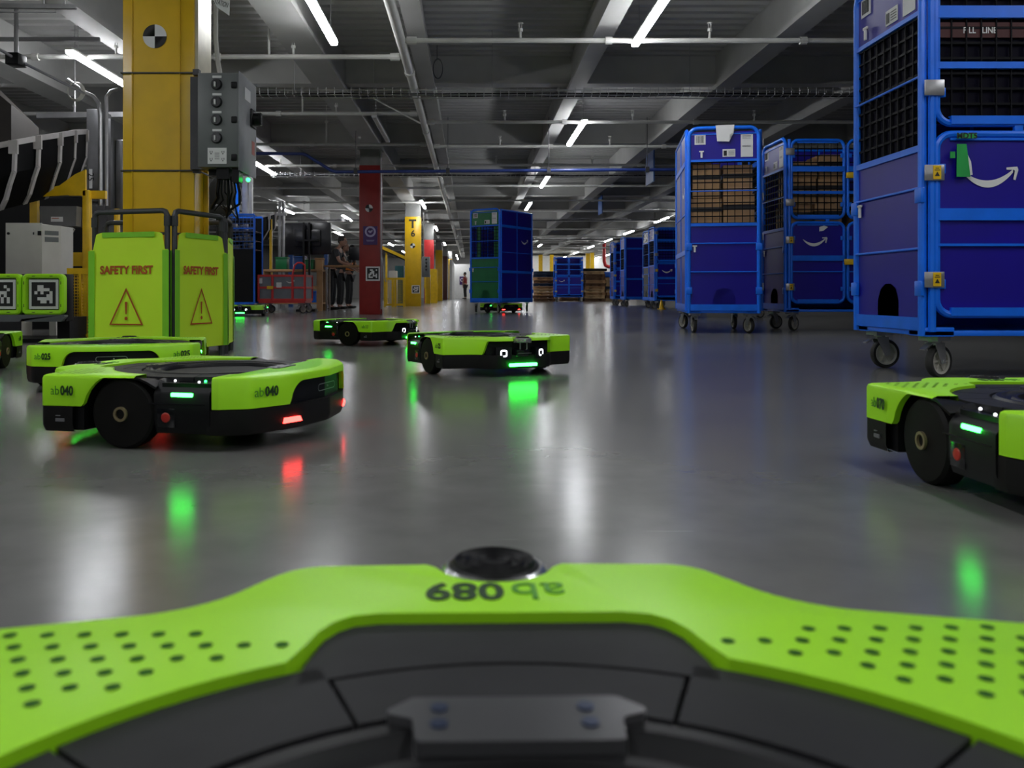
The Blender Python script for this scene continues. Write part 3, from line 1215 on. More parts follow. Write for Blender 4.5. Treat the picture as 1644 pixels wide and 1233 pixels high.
    angs = [22 + 29 * k for k in range(12)] + [338]
    angs = [-22, 22, 51, 80, 109, 138, 167, 196, 225, 254, 283, 309, 338]
    for a0, a1 in zip(angs, angs[1:]):
        b = B()
        ring_seg(b, 0.2165, 0.2685 if a0 == -22 else 0.2875, R(a0) + 0.006, R(a1) - 0.006, ZT - 0.018, ZT - 0.006)
        b.build('ring_segment', M_DECKP, dk)
    b = B()
    b.lathe([(0.212, ZT - 0.018), (0.212, ZT - 0.008), (0.205, ZT - 0.003), (0.196, ZT - 0.003), (0.190, ZT - 0.008), (0.178, ZT - 0.010), (0.174, ZT - 0.005), (0.166, ZT - 0.005), (0.162, ZT - 0.014),
             (0.162, ZT - 0.02)], (0, CY, 0), 72)
    b.lathe([(0.162, ZT - 0.0160), (0.001, ZT - 0.0160)], (0, CY, 0), 48)
    tt = b.build('turntable', mat('turntable_black', (0.008, 0.008, 0.009), 0.4, spec=0.3), t)
    b = B()
    b.lathe([(0.155, ZT - 0.0158), (0.12, ZT - 0.0154), (0.001, ZT - 0.0154)], (0, CY, 0), 48)
    b.build('centre_recess', mat('deep_black', (0.003, 0.003, 0.004), 0.6), tt)
    for a_ in (0, PI):
        b = B()
        b.M = Matrix.Translation((0, CY, 0)) @ Matrix.Rotation(a_, 4, 'Z')
        b.prism(fillet([(-0.050, 0.168, 0.004), (-0.052, 0.190, 0.004), (-0.068, 0.196, 0.004), (-0.053, 0.212, 0.006), (0.053, 0.212, 0.006), (0.068, 0.196, 0.004), (0.052, 0.190, 0.004), (0.050, 0.168, 0.004)], 4), ZT - 0.012, ZT + 0.002)
        br = b.build('bracket', mat('bracket_grey', (0.10, 0.10, 0.105), 0.3, 0.4), tt)
        for x in (-0.039, 0.035):
            for yy in (0.200, 0.184):
                b = B()
                b.M = Matrix.Translation((0, CY, 0)) @ Matrix.Rotation(a_, 4, 'Z')
                b.lathe([(0.0045, ZT + 0.001), (0.0045, ZT + 0.003), (0.001, ZT + 0.003)], (x, yy, 0), 12)
                b.build('bolt', mat('bolt_blue', (0.05, 0.07, 0.13), 0.3, 0.6), br)
    # dimples in the front wings: flat discs coloured as the shade in the holes
    for s in (-1, 1):
        b = B()
        for r_ in range(6):
            yy = 0.168 + r_ * 0.0178
            for k in range(12):
                x = 0.135 + k * 0.0228 + (0.0114 if r_ % 2 else 0)
                lo = math.sqrt(max(0, (RD + 0.022) ** 2 - (yy - CY) ** 2))
                if x < lo or x > 0.325 or (yy > 0.24 and x < 0.19):
                    continue
                b.lathe([(0.0043, ZT + 0.0004), (0.001, ZT + 0.0004)], (s * x, yy, 0), 10)
        b.build('dimple_shade_discs', M_DGREEN, t)
    # lidar
    b = B()
    b.lathe([(0.001, 0.166), (0.036, 0.166), (0.041, 0.168), (0.041, 0.182), (0.038, 0.186), (0.001, 0.186)], (0, 0.397, 0), 32)
    for k in range(32):
        a_ = 2 * PI * k / 32
        b.bar((0.041 * math.cos(a_), 0.395 + 0.041 * math.sin(a_), 0.164), (0.041 * math.cos(a_), 0.395 + 0.041 * math.sin(a_), 0.182), 0.003, 0.003)
    ld = b.build('lidar_cap', M_SILVER, t)
    b = B()
    b.lathe([(0.037, ZT - 0.003), (0.034, ZT - 0.0005), (0.001, ZT)], (0, 0.395, 0), 32)
    for r_ in (0.01, 0.02, 0.028):
        b.lathe([(r_, ZT - 0.001), (r_ + 0.003, ZT + 0.003), (r_ + 0.005, ZT - 0.001)], (0, 0.395, 0), 28)
    b.build('lidar_top', M_BLACK, ld)
    for x in (-0.018, 0.018):
        b = B()
        b.cyl((x, 0.405, 0.128), (x, 0.405, 0.168), 0.0028, 8)
        b.build('lidar_post', M_STEEL, ld)
    b = B()
    b.lathe([(0.001, 0.100), (0.044, 0.100), (0.047, 0.106), (0.044, 0.130), (0.03, 0.136), (0.001, 0.136)], (0, 0.375, 0), 28)
    b.lathe([(0.001, 0.136), (0.014, 0.136), (0.014, 0.167), (0.001, 0.167)], (0, 0.372, 0), 16)
    b.build('sensor_dome', M_BLACKG, t)
    b = B()
    b.bx(-0.035, 0.035, 0.412, 0.4235, 0.114, 0.1155)
    b.build('sensor_slit', M_STEEL, t)
    # eyes
    for s in (-1, 1):
        c = Vector((s * 0.102, 0.398, 0.115))
        b = B()
        ax = Vector((1, -s * 0.36, 0)).normalized()
        nn = Vector((s * 0.36, 1, 0)).normalized()
        outp = rrect(0.034, 0.034, 0.010)
        inp = rrect(0.0185, 0.0185, 0.004)
        vo = [b.v(c + ax * x + Vector((0, 0, z))) for x, z in outp]
        vi = [b.v(c + ax * x + Vector((0, 0, z))) for x, z in inp]
        n = len(vo)
        for k in range(n):
            b.f([vo[k], vo[(k + 1) % n], vi[(k + 1) % n], vi[k]])
        b.build('eye_light', M_EYE, t)
        b = B()
        q0 = c - nn * 0.002
        b.bar(q0 - nn * 0.03, q0, 0.075, 0.055)
        b.build('eye_housing', M_BLACKG, t)
    b = B()
    b.bx(-0.076, 0.076, 0.398, 0.409, 0.052, 0.067, 0.004)
    b.build('front_light', M_GLOW, t)
    # rear: slot camera and two red lights
    b = B()
    sl = rrect(0.118, 0.02, 0.0099, 0, 0.137)
    si = rrect(0.114, 0.016, 0.0079, 0, 0.137)
    vo = [b.v((x, -0.3745, z)) for x, z in sl]
    vi = [b.v((x, -0.3745, z)) for x, z in si]
    for k in range(len(vo)):
        b.f([vo[k], vo[(k + 1) % len(vo)], vi[(k + 1) % len(vo)], vi[k]])
    for x in (0.008,):
        b.sph((x, -0.373, 0.137), 0.0028, seg=8, rg=6)
    b.build('rear_camera', M_STEEL, t)
    for s in (-1, 1):
        b = B()
        pa, na = out_at(s, 0.150)
        pc, nc_ = out_at(s, 0.212)
        a_, c_ = (pa.x, pa.y, 0), (pc.x, pc.y, 0)
        n_ = Vector((*((na + nc_).normalized() * 0.004), 0))
        for z0, z1 in ((0.060, 0.074),):
            A = [Vector(a_) + n_ + Vector((0, 0, z0)), Vector(c_) + n_ + Vector((0, 0, z0)), Vector(c_) + n_ + Vector((-0.004 * s, 0, z1)), Vector(a_) + n_ + Vector((0.012 * s, 0, z1))]
            v1 = [b.v(p) for p in A]
            v2 = [b.v(p - n_ * 1.5) for p in A]
            b.f(v1)
            for k in range(4):
                b.f([v1[k], v1[(k + 1) % 4], v2[(k + 1) % 4], v2[k]])
        b.build('tail_light', M_RED, t)
    # small plate on bumper side
    for s in (-1, 1):
        b = B()
        b.bx(*sorted((s * 0.3535, s * 0.3565)), 0.20, 0.225, 0.068, 0.076)
        b.bx(*sorted((s * 0.3535, s * 0.3565)), 0.213, 0.225, 0.082, 0.084)
        b.build('rating_plate', mat('plate_grey', (0.16, 0.16, 0.17), 0.5), t)
    return t


RPROTO = None


def robot(x, y, rz, code, label, z=0):
    global RPROTO
    if RPROTO is None:
        RPROTO = make_robot()
        t = RPROTO
        kids = None
    else:
        t = dup(RPROTO)
        for o in [o for o in COL.objects if o.parent == t and o.name.startswith('number')]:
            bpy.data.objects.remove(o)
    t.location = (x, y, z)
    t.rotation_euler = (0, 0, R(rz))
    t['label'] = label
    t['group'] = 'lime warehouse robots on the floor'

    def num(loc, right, up, sc=1.0):
        # thin "ab" then bold digits
        r_ = Vector(right).normalized()
        l = Vector(loc)
        text('number_prefix', 'ab', 0.036 * sc, M_MARK2, t, l - r_ * 0.0015 * sc, right, up, 0.0, 'RIGHT', sx=0.93)
        text('number_digits', code, 0.036 * sc, M_MARK, t, l + r_ * 0.0015 * sc, right, up, 0.0011, 'LEFT', sx=0.80)
    num((0.3565, 0.212, 0.147), (-0.05, 1, 0), (0, 0, 1), 0.92)
    num((-0.3565, 0.212, 0.147), (-0.05, -1, 0), (0, 0, 1), 0.92)
    for s in (-1, 1):
        mid, n_ = out_at(s, 0.262)
        d = Vector((-n_.y, n_.x))
        num((mid.x + n_.x * 0.004 - d.x * 0.004, mid.y + n_.y * 0.004 - d.y * 0.004, 0.147), (d.x, d.y, 0), (0, 0, 1), 0.95)
    num((0.006, 0.330, ZT + 0.0005), (-1, 0, 0), (0, -1, 0), 1.3)
    return t


robot(0.026, 0.277, 1.2, '089', 'lime robot in the foreground seen from above its own black turntable, filling the picture bottom')
robot(-0.775, 2.50, 77, '040', 'lime robot marked ab040 at left with red tail light and green side light')
robot(-1.54, 3.75, 17, '025', 'lime robot marked ab025 seen from behind, right before the safety barrier')
robot(0.062, 4.40, -153, '256', 'lime robot with white square eyes and wide green light facing the camera in the aisle')
robot(-0.83, 6.74, -115, '119', 'lime robot marked ab119 partly behind the one with the wide green light')
robot(1.285, 1.745, 0, '070', 'lime robot marked ab070 at the right edge of the picture')
robot(-2.79, 4.42, 13, '011', 'lime robot at the left edge half outside the picture, before the marker dock')

# ================================================================== ROLL CARTS
CL, CW, CHT = 1.25, 0.70, 2.02       # long side, narrow side, height


def net(b, p0, ux, uz, w_, h_, cell=0.068, th=0.011):
    p0, ux, uz = Vector(p0), Vector(ux).normalized(), Vector(uz)
    nx, nz = max(1, round(w_ / cell)), max(1, round(h_ / cell))
    for i in range(nx + 1):
        b.bar(p0 + ux * w_ * i / nx, p0 + ux * w_ * i / nx + uz * h_, th, th * 0.6)
    for j in range(nz + 1):
        b.bar(p0 + uz * h_ * j / nz, p0 + ux * w_ + uz * h_ * j / nz, th * 0.6, th)


def smile(b, M, w_=0.25):
    # crescent with an arrow head, lying in local x,z
    n = 24
    up_, lo_ = [], []
    for i in range(n + 1):
        u = i / n
        x = u * 0.92
        yu = -0.19 * (1 - (2 * u - 1) ** 2) - 0.02 + 0.03 * u
        th = 0.13 * math.sin(PI * (0.08 + 0.80 * u)) ** 0.8 * (1 if u < .85 else 1)
        if u < 0.04:
            th = 0.02
        up_.append((x, yu))
        lo_.append((x, yu - th))
    pts = up_ + lo_[::-1]
    head = [(0.80, 0.045), (1.0, 0.06), (1.02, 0.0), (0.965, -0.19), (0.925, -0.175), (0.955, -0.02), (0.935, 0.0), (0.80, 0.005)]
    for poly in (pts, head):
        vs = [b.v(M @ Vector(((x - 0.5) * w_, 0, (z + 0.1) * w_))) for x, z in poly]
        f = b.f(vs)
        if f:
            bmesh.ops.triangulate(b.bm, faces=[f], ngon_method='EAR_CLIP')


def caster(parent, x, y, ang, rim=M_GREYRIM):
    M = Matrix.Translation((x, y, 0)) @ Matrix.Rotation(ang, 4, 'Z')
    b = B(M)
    b.bx(-0.045, 0.045, -0.05, 0.05, 0.175, 0.197)
    b.cyl((0, 0, 0.155), (0, 0, 0.175), 0.028, 16)
    for s in (-1, 1):
        b.prism([(-0.03, 0.165), (0.035, 0.165), (0.045, 0.07), (0.015, 0.065)], s * 0.026 - 0.0025, s * 0.026 + 0.0025, 'xz')
    b.bx(-0.03, 0.035, -0.028, 0.028, 0.158, 0.166)
    b.cyl((0.03, -0.032, 0.077), (0.03, 0.032, 0.077), 0.009, 10)
    b.bar((-0.03, 0, 0.165), (-0.085, 0, 0.135), 0.03, 0.006)
    c = b.build('caster', M_STEEL, parent)
    b = B(M @ Matrix.Translation((0.03, 0, 0.077)))
    b.lathe([(0.060, -0.016), (0.073, -0.017), (0.077, -0.010), (0.077, 0.010), (0.073, 0.017), (0.060, 0.016)], (0, 0, 0), 32, 'y', True)
    wh = b.build('wheel', M_RUBBER, c)
    b = B(M @ Matrix.Translation((0.03, 0, 0.077)))
    b.lathe([(0.050, -0.013), (0.061, -0.016), (0.061, 0.016), (0.050, 0.013)], (0, 0, 0), 32, 'y', True)
    b.lathe([(0.001, -0.015), (0.016, -0.015), (0.016, 0.015), (0.001, 0.015)], (0, 0, 0), 16, 'y')
    for k in range(6):
        a_ = k * PI / 3
        b.bar((0.012 * math.cos(a_), 0, 0.012 * math.sin(a_)), (0.053 * math.cos(a_), 0, 0.053 * math.sin(a_)), 0.02, 0.008, up=(-math.sin(a_), 0, math.cos(a_)))
    b.lathe([(0.001, -0.003), (0.052, -0.003), (0.052, 0.003), (0.001, 0.003)], (0, 0, 0), 24, 'y')
    b.build('rim', rim, wh)
    return c


def end_panel(parent, xs, m_panel, lining, detail):
    """narrow side at x = xs * CL/2, facing outward"""
    sgn = 1 if xs > 0 else -1
    M = Matrix.Translation((sgn * (CL / 2), 0, 0)) @ Matrix.Rotation(R(90) * sgn, 4, 'Z')
    # local: x along the panel (-CW/2..CW/2), -y outward
    h = CW / 2 - 0.018
    b = B(M)
    arcs = [(-h, 0, 0.2), (-h, 0, CHT - 0.09)]
    c45 = 0.09
    pts = [(-h, 0, 0.2)] + [(-h + c45 - c45 * math.cos(a_), 0, CHT - c45 + c45 * math.sin(a_)) for a_ in [k * PI / 12 for k in range(7)]]
    pts += [(h - c45 + c45 * math.sin(a_), 0, CHT - c45 + c45 * math.cos(a_)) for a_ in [k * PI / 12 for k in range(7)]] + [(h, 0, 0.2)]
    b.tube(pts, 0.019, 10)
    for z, hh in ((1.70, 0.022), (1.07, 0.03), (0.255, 0.06)):
        b.bx(-h, h, -0.012, 0.012, z - hh / 2, z + hh / 2)
    for z in (1.40, 0.885, 0.605):
        b.cyl((-h, -0.012, z), (h, -0.012, z), 0.006, 6)
    b.bx(-h, h, -0.008, 0.008, CHT - 0.065, CHT - 0.055)
    for z in (0.85, 0.42):
        for s in (-1, 1):
            b.bx(s * h - 0.03, s * h + 0.03, -0.022, -0.002, z - 0.035, z + 0.035, 0.004)
    fr = b.build('end_frame', M_BLUE, parent)
    b = B(M)
    b.prism([(-h, 1.70), (h, 1.70), (h, CHT - 0.08), (h - 0.05, CHT - 0.035), (-h + 0.05, CHT - 0.035), (-h, CHT - 0.08)], 0.0, 0.006, 'xz')
    b.build('upper_panel', m_panel, fr)
    b = B(M)
    b.prism([(-h, 0.26), (-0.10, 0.26), (-0.10, 0.36), (-0.07, 0.42), (-0.02, 0.445), (0.04, 0.445), (0.09, 0.42), (0.115, 0.36), (0.115, 0.26), (h, 0.26), (h, 1.06), (-h, 1.06)][::-1], 0.0, 0.006, 'xz')
    b.build('lower_panel', m_panel, fr)
    b = B(M)
    net(b, (-h + 0.01, 0.004, 1.085), (1, 0, 0), (0, 0, 1), 2 * h - 0.02, 0.60)
    b.build('net_panel', M_NET, fr, smooth=False)
    if lining:
        b = B(M)
        b.bx(-h, h, 0.012, 0.016, 1.07, 1.70)
        b.build('dark_liner', lining, fr)
    if detail:
        for x, z in ((-h + 0.12, 1.765), (-h + 0.055, 0.835)):
            b = B(M)
            b.bx(x - 0.022, x + 0.022, -0.016, -0.008, z + 0.02, z + 0.032)
            b.bx(x - 0.009, x + 0.009, -0.016, -0.008, z - 0.035, z + 0.025)
            b.build('latch', M_WHITE, fr)
        b = B(M)
        lb = None
        for q_ in ((-h + 0.055, -h + 0.16, 1.86, 1.96), (h - 0.17, h - 0.055, 1.73, 1.95), (-0.01, 0.11, 1.735, 1.81)):
            b = B(M)
            b.bx(q_[0], q_[1], -0.004, -0.001, q_[2], q_[3])
            lb = b.build('paper_label', M_WHITE, fr)
        b = B(M)
        x = -h + 0.07
        rnd = random.Random(3)
        while x < -h + 0.145:
            w_ = rnd.choice((0.002, 0.004))
            b.bx(x, x + w_, -0.006, -0.0035, 1.875, 1.945)
            x += w_ + rnd.choice((0.003, 0.006))
        for k in range(5):
            b.bx(h - 0.155, h - 0.075, -0.006, -0.0035, 1.935 - k * 0.012 - (0.06 if k > 2 else 0), 1.938 - k * 0.012 - (0.06 if k > 2 else 0))
        for k in range(4):
            b.bx(0.045, 0.10, -0.006, -0.0035, 1.75 + k * 0.013, 1.753 + k * 0.013)
        b.bx(0.0, 0.03, -0.006, -0.0035, 1.745, 1.795)
        b.build('print', M_INK, lb)
    return fr


def door_leaf(parent, x0, x1, z0, z1, kind, logo, y=-CW / 2, sgn=-1, liner=None):
    m_ = 0.02
    r = 0.07
    b = B()
    pts = fillet([(x0 + m_, z0, r), (x1 - m_, z0, r), (x1 - m_, z1, r), (x0 + m_, z1, r)], 6)
    b.tube([(x, y, z) for x, z in pts], 0.017, 8, closed=True)
    bands = ((1.69, 0.055), (1.445, 0.03)) if kind == 'upper' else ((0.76, 0.055), (0.62, 0.012))
    for z, hh in bands:
        b.bx(x0 + m_, x1 - m_, y - 0.017, y + 0.01, z - hh / 2, z + hh / 2)
    b.bx(x0 + m_ + 0.06, x1 - m_ - 0.06, y - 0.02, y + 0.008, z0 - 0.006, z0 + 0.032)
    b.bx(x0 + m_ + 0.06, x1 - m_ - 0.06, y - 0.012, y + 0.008, z1 - 0.03, z1 - 0.018)
    for zz in (z0 + 0.14, z1 - 0.16):
        for xx in (x0 + m_ + 0.02, x1 - m_ - 0.02):
            b.bx(xx - 0.018, xx + 0.018, y - 0.014, y + 0.006, zz - 0.022, zz + 0.022, 0.003)
    d = b.build(kind + '_door', M_BLUE, parent)
    if kind == 'lower':
        b = B()
        b.prism(fillet([(x0 + m_, z0, r), (x1 - m_, z0, r), (x1 - m_, z1, r), (x0 + m_, z1, r)], 4), y - 0.002, y + 0.006, 'xz')
        b.build('plastic_panel', M_NAVY, d)
    else:
        b = B()
        net(b, (x0 + m_, y, z0 + 0.02), (1, 0, 0), (0, 0, 1), x1 - x0 - 2 * m_, z1 - z0 - 0.04)
        b.build('net_panel', M_NET, d, smooth=False)
        if liner:
            b = B()
            b.bx(x0 + m_, x1 - m_, y + 0.012, y + 0.016, z0, z1)
            b.build('dark_liner', liner, d)
    if logo:
        b = B()
        M = Matrix.Translation(((x0 + x1) / 2 - 0.03, y - 0.006, z1 - 0.19))
        smile(b, M)
        b.build('printed_logo', M_WHITE, d)
    return d


def long_side(parent, yy, logo, open_=False):
    """panelled rear long side facing sign(yy)"""
    s = 1 if yy > 0 else -1
    b = B()
    h = CL / 2 - 0.02
    for z, hh in ((1.69, 0.05), (0.80, 0.05), (0.255, 0.06), (1.18, 0.012)):
        b.bx(-h, h, yy - 0.012, yy + 0.012, z - hh / 2, z + hh / 2)
    b.cyl((-h, yy, CHT - 0.02), (h, yy, CHT - 0.02), 0.018, 8)
    b.bx(-0.008, 0.008, yy - 0.010, yy + 0.010, 0.255, CHT - 0.02)
    fr = b.build('long_frame', M_BLUE, parent)
    b = B()
    b.bx(-h, h, yy - 0.003, yy + 0.003, 0.26, CHT - 0.03)
    b.build('plastic_panel', M_NAVY, fr)
    if logo:
        b = B()
        M = Matrix.Translation((0.30 * s * -1, yy + s * 0.005, 1.42)) @ Matrix.Rotation(PI if s > 0 else 0, 4, 'Z')
        smile(b, M, 0.26)
        b.build('printed_logo', M_WHITE, fr)
    return fr


def cart(x, y, rz, label, left=M_NAVY, right=M_NAVY, detail=True, doors=True, liner_end=None, liner_door=None, z=0, logo=True, ca=0.3, far=False, shelf=True):
    """doors face local -y, narrow ends at -x (left) and +x (right)"""
    t = thing('roll_cart', label, 'cart', (x, y, z), R(rz), 'blue roll carts')
    b = B()
    b.bx(-CL / 2, CL / 2, -CW / 2, CW / 2, 0.200, 0.225, 0.004)
    for sx in (-1, 1):
        for sy in (-1, 1):
            b.bx(*sorted((sx * CL / 2, sx * (CL / 2 - 0.14))), *sorted((sy * CW / 2, sy * (CW / 2 - 0.14))), 0.197, 0.240, 0.004)
    b.build('base_frame', M_BLUE, t)
    for sx in (-1, 1):
        for sy in (-1, 1):
            b = B()
            b.cyl((sx * (CL / 2 - 0.035), sy * (CW / 2), 0.22), (sx * (CL / 2 - 0.035), sy * (CW / 2), CHT - 0.02), 0.018, 8)
            for z_ in (1.87, 1.34, 0.95, 0.46):
                b.bar((sx * (CL / 2 - 0.035), sy * CW / 2, z_), (sx * (CL / 2), sy * (CW / 2 - 0.02), z_), 0.03, 0.07)
            b.build('corner_post', M_BLUE, t)
            caster(t, sx * (CL / 2 - 0.09), sy * (CW / 2 - 0.08), ca + (0.35 if sx * sy > 0 else 0))
    end_panel(t, -1, left, liner_end, detail)
    end_panel(t, 1, right, liner_end, detail and not far)
    long_side(t, CW / 2, logo)
    if doors:
        w_ = CL / 2
        for k, (x0, x1) in enumerate(((-w_ + 0.035, 0.0), (0.0, w_ - 0.035))):
            door_leaf(t, x0, x1, 1.18, CHT - 0.03, 'upper', False, liner=liner_door)
            door_leaf(t, x0, x1, 0.30, 1.13, 'lower', logo and k == 0)
            b = B()
            b.bx((x0 + x1) / 2 + 0.08, (x0 + x1) / 2 + 0.12, -CW / 2 - 0.012, -CW / 2 + 0.008, 1.12, 1.19, 0.003)
            b.build('door_link', M_BLUE, t)
        for z_ in (1.87, 1.34, 0.95, 0.46):
            for sx in (-1, 1):
                xc = sx * (w_ - 0.035)
                b = B()
                b.bx(xc - 0.045, xc + 0.045, -CW / 2 - 0.026, -CW / 2 - 0.018, z_ - 0.036, z_ + 0.036, 0.002)
                hg = b.build('hinge_plate', M_STEEL, t)
                if z_ < 1:
                    xc += 0.01
                    b = B()
                    b.bx(xc - 0.018, xc + 0.018, -CW / 2 - 0.028, -CW / 2 - 0.026, z_ - 0.03, z_ + 0.032)
                    yl = b.build('warning_sticker', M_YELB, hg)
                    if detail and not far:
                        b = B()
                        b.prism([(xc - 0.011, z_ - 0.016), (xc + 0.011, z_ - 0.016), (xc, z_ + 0.004)], -CW / 2 - 0.0295, -CW / 2 - 0.028, 'xz')
                        b.bx(xc - 0.012, xc + 0.012, -CW / 2 - 0.0295, -CW / 2 - 0.028, z_ + 0.010, z_ + 0.013)
                        b.bx(xc - 0.008, xc + 0.008, -CW / 2 - 0.0295, -CW / 2 - 0.028, z_ + 0.018, z_ + 0.021)
                        b.build('print', M_INK, yl)
    else:
        long_side(t, -CW / 2, logo)
    for sx in (-1, 1):
        b = B()
        b.bx(*sorted((sx * (CL / 2 - 0.04), sx * (CL / 2 - 0.05))), -CW / 2 + 0.04, CW / 2 - 0.04, 0.226, 0.56)
        b.build('cutout_shade_sheet', mat('cutout_shade_black', (0.0012, 0.0012, 0.002), 0.8, spec=0.05), t)  # black sheet added for the shade seen through the end cutout
    if shelf:
        b = B()
        b.bx(-CL / 2 + 0.03, CL / 2 - 0.03, -CW / 2 + 0.03, CW / 2 - 0.03, 1.02, 1.045)
        b.build('shelf', M_BLUE, t)
    return t


# E: big near cart at right
cartE = cart(2.085 + CL / 2 - 0.0, 3.93 + CW / 2, 0, 'large near blue roll cart at the right edge with green tag and FILL LINE band', liner_end=M_DARKIN, liner_door=M_DARKIN, ca=0.1, shelf=False)
b = B()
b.bx(-CL / 2 + 0.06, -0.03, -CW / 2 - 0.001, -CW / 2 + 0.010, 1.575, 1.645)
fl = b.build('fill_line_band', mat('fill_red', (0.05, 0.006, 0.006), 0.6), cartE)
text('lettering', 'F LL   LINE', 0.04, M_WHITE, fl, (-0.37, -CW / 2 - 0.003, 1.607), bold=0.0005, sx=0.85)
# second hinge plate already; green tag
t = thing('cart_tag', 'green hang tag with black lettering clipped to the near blue cart door', 'tag', (2.085, 3.93, 1.06))
x0 = X_(1536, 3.9) - 2.085
b = B()
b.prism([(x0, -0.13), (x0 + 0.063, -0.13), (x0 + 0.045, 0.02), (x0 + 0.002, 0.02)], -0.030, -0.027, 'xz')
b.bx(x0 - 0.03, x0 - 0.008, -0.032, -0.028, -0.045, -0.015)
b.bx(x0, x0 + 0.09, -0.034, -0.030, 0.045, 0.068)
b.build('tag_card', mat('tag_green', (0.01, 0.33, 0.06), 0.5), t)
b = B()
b.prism([(x0 + 0.055, -0.125), (x0 + 0.075, -0.12), (x0 + 0.068, -0.06), (x0 + 0.040, 0.0)], -0.026, -0.022, 'xz')
b.build('curled_edge', M_WHITE, t)
text('lettering', 'MDT5', 0.036, M_INK, t, (x0 + 0.045, -0.035, 0.056), bold=0.001)
# D: second cart at right, farther
cartD = cart(3.28 + CL / 2, 8.9 + CW / 2, 0, 'blue roll cart of packages with white logo, between the near cart and the end-on cart', ca=0.3)
b = B()
for xx, z_, L_ in ((CL / 2 - 0.64, 1.62, 0.11), (CL / 2 - 0.66, 0.72, 0.15)):
    b.bx(xx, xx + L_, -CW / 2 - 0.06, -CW / 2 - 0.03, z_ - 0.03, z_ + 0.03, 0.006)
b.build('yellow_lock', M_YELB, cartD)
b = B()
b.prism([(-0.28, 1.085), (-0.23, 1.10), (-0.19, 1.085), (-0.24, 1.045), (-0.28, 1.04)], -CW / 2 - 0.008, -CW / 2 - 0.005, 'xz')
b.build('torn_sticker', M_WHITE, cartD)
# A: end-on cart. narrow end faces the camera -> local -x faces -Y
cartA = cart(2.574, 9.0, 81, 'blue roll cart seen end-on, cardboard boxes behind its upper net', ca=0.12)
b = B()
b.M = Matrix.Translation((-CL / 2, 0, 0)) @ Matrix.Rotation(-R(90), 4, 'Z')
b.prism([(-0.08, CHT + 0.022), (0.10, CHT + 0.025), (0.09, CHT - 0.06), (0.055, CHT - 0.065), (0.05, CHT - 0.14), (-0.065, CHT - 0.135), (-0.07, CHT - 0.05)], -0.026, -0.022, 'xz')
b.build('taped_note', M_WHITE, cartA)
# G: cart carried by a robot
cartG = cart(0.66, 16.9, 0, 'blue and green roll cart carried along the aisle by a robot', left=M_GREENP, doors=False, ca=0.5, far=True)
# narrow green end faces camera-left, blank long side faces camera-right
ang = R(-56)
cartG.rotation_euler = (0, 0, R(56))
nc = Vector((X_(803, 16.5), 16.5))       # near corner
cc = Matrix.Rotation(R(56), 2) @ Vector((-CL / 2, -CW / 2))
cartG.location = (nc.x - cc.x, nc.y - cc.y, 0.01)
robot(cartG.location.x, cartG.location.y, 30, '112', 'lime robot underneath the blue and green cart in the aisle')
for za, zb_ in ((1.09, 1.38), (1.42, 1.685)):
    for y0_, y1_ in ((-0.32, -0.20), (0.10, 0.20)):
        b = B()
        b.bx(-CL / 2 + 0.012, -CL / 2 + 0.018, y0_, y1_, za, zb_)
        b.build('green_strip', M_GREENP, cartG)
# row along the right
cart(4.5 + CL / 2, 21.3, 0, 'blue roll cart of packages in the right row, directly left of the end-on cart', far=True)
cart(4.62 + CL / 2, 22.6, 2, 'blue roll cart wrapped in clear film, second from the front of the right row', left=mat('film_wrap', (0.10, 0.11, 0.12), 0.2), far=True, logo=False)
cart(4.48 + CL / 2, 25.3, 180, 'blank-sided blue roll cart, third from the front of the right row', far=True, logo=False)
cart(4.55 + CL / 2, 27.6, 0, 'farthest blue roll cart at the end of the right row', far=True)
cart(3.42 + CL / 2, 13.9, 0, 'blue roll cart mostly hidden behind the end-on cart', far=True)
cart((X_(890, 38.6) + X_(937, 38.6)) / 2, 38.6 + CW / 2, 0, 'blue roll cart standing alone before the pallet stacks', far=True)


# cardboard boxes
def box(x, y, z, w_, d_, h_, rz, label, group, strap=True):
    t = thing('cardboard_box', label, 'box', (x, y, z), rz, group)
    b = B()
    b.bx(-w_ / 2, w_ / 2, -d_ / 2, d_ / 2, 0, h_, 0.004)
    b.build('carton', M_CARD, t)
    b = B()
    b.bx(-w_ / 2 - 0.001, w_ / 2 + 0.001, -0.025, 0.025, h_ - 0.0, h_ + 0.001)
    if strap:
        b.bx(-w_ / 2 - 0.0015, w_ / 2 + 0.0015, -d_ / 2 - 0.0015, d_ / 2 + 0.0015, h_ * 0.55, h_ * 0.55 + 0.045)
    b.build('tape', M_TAPE, t)


def inside(ct, lx, ly):
    M = ct.matrix_basis
    return M @ Vector((lx, ly, 0))


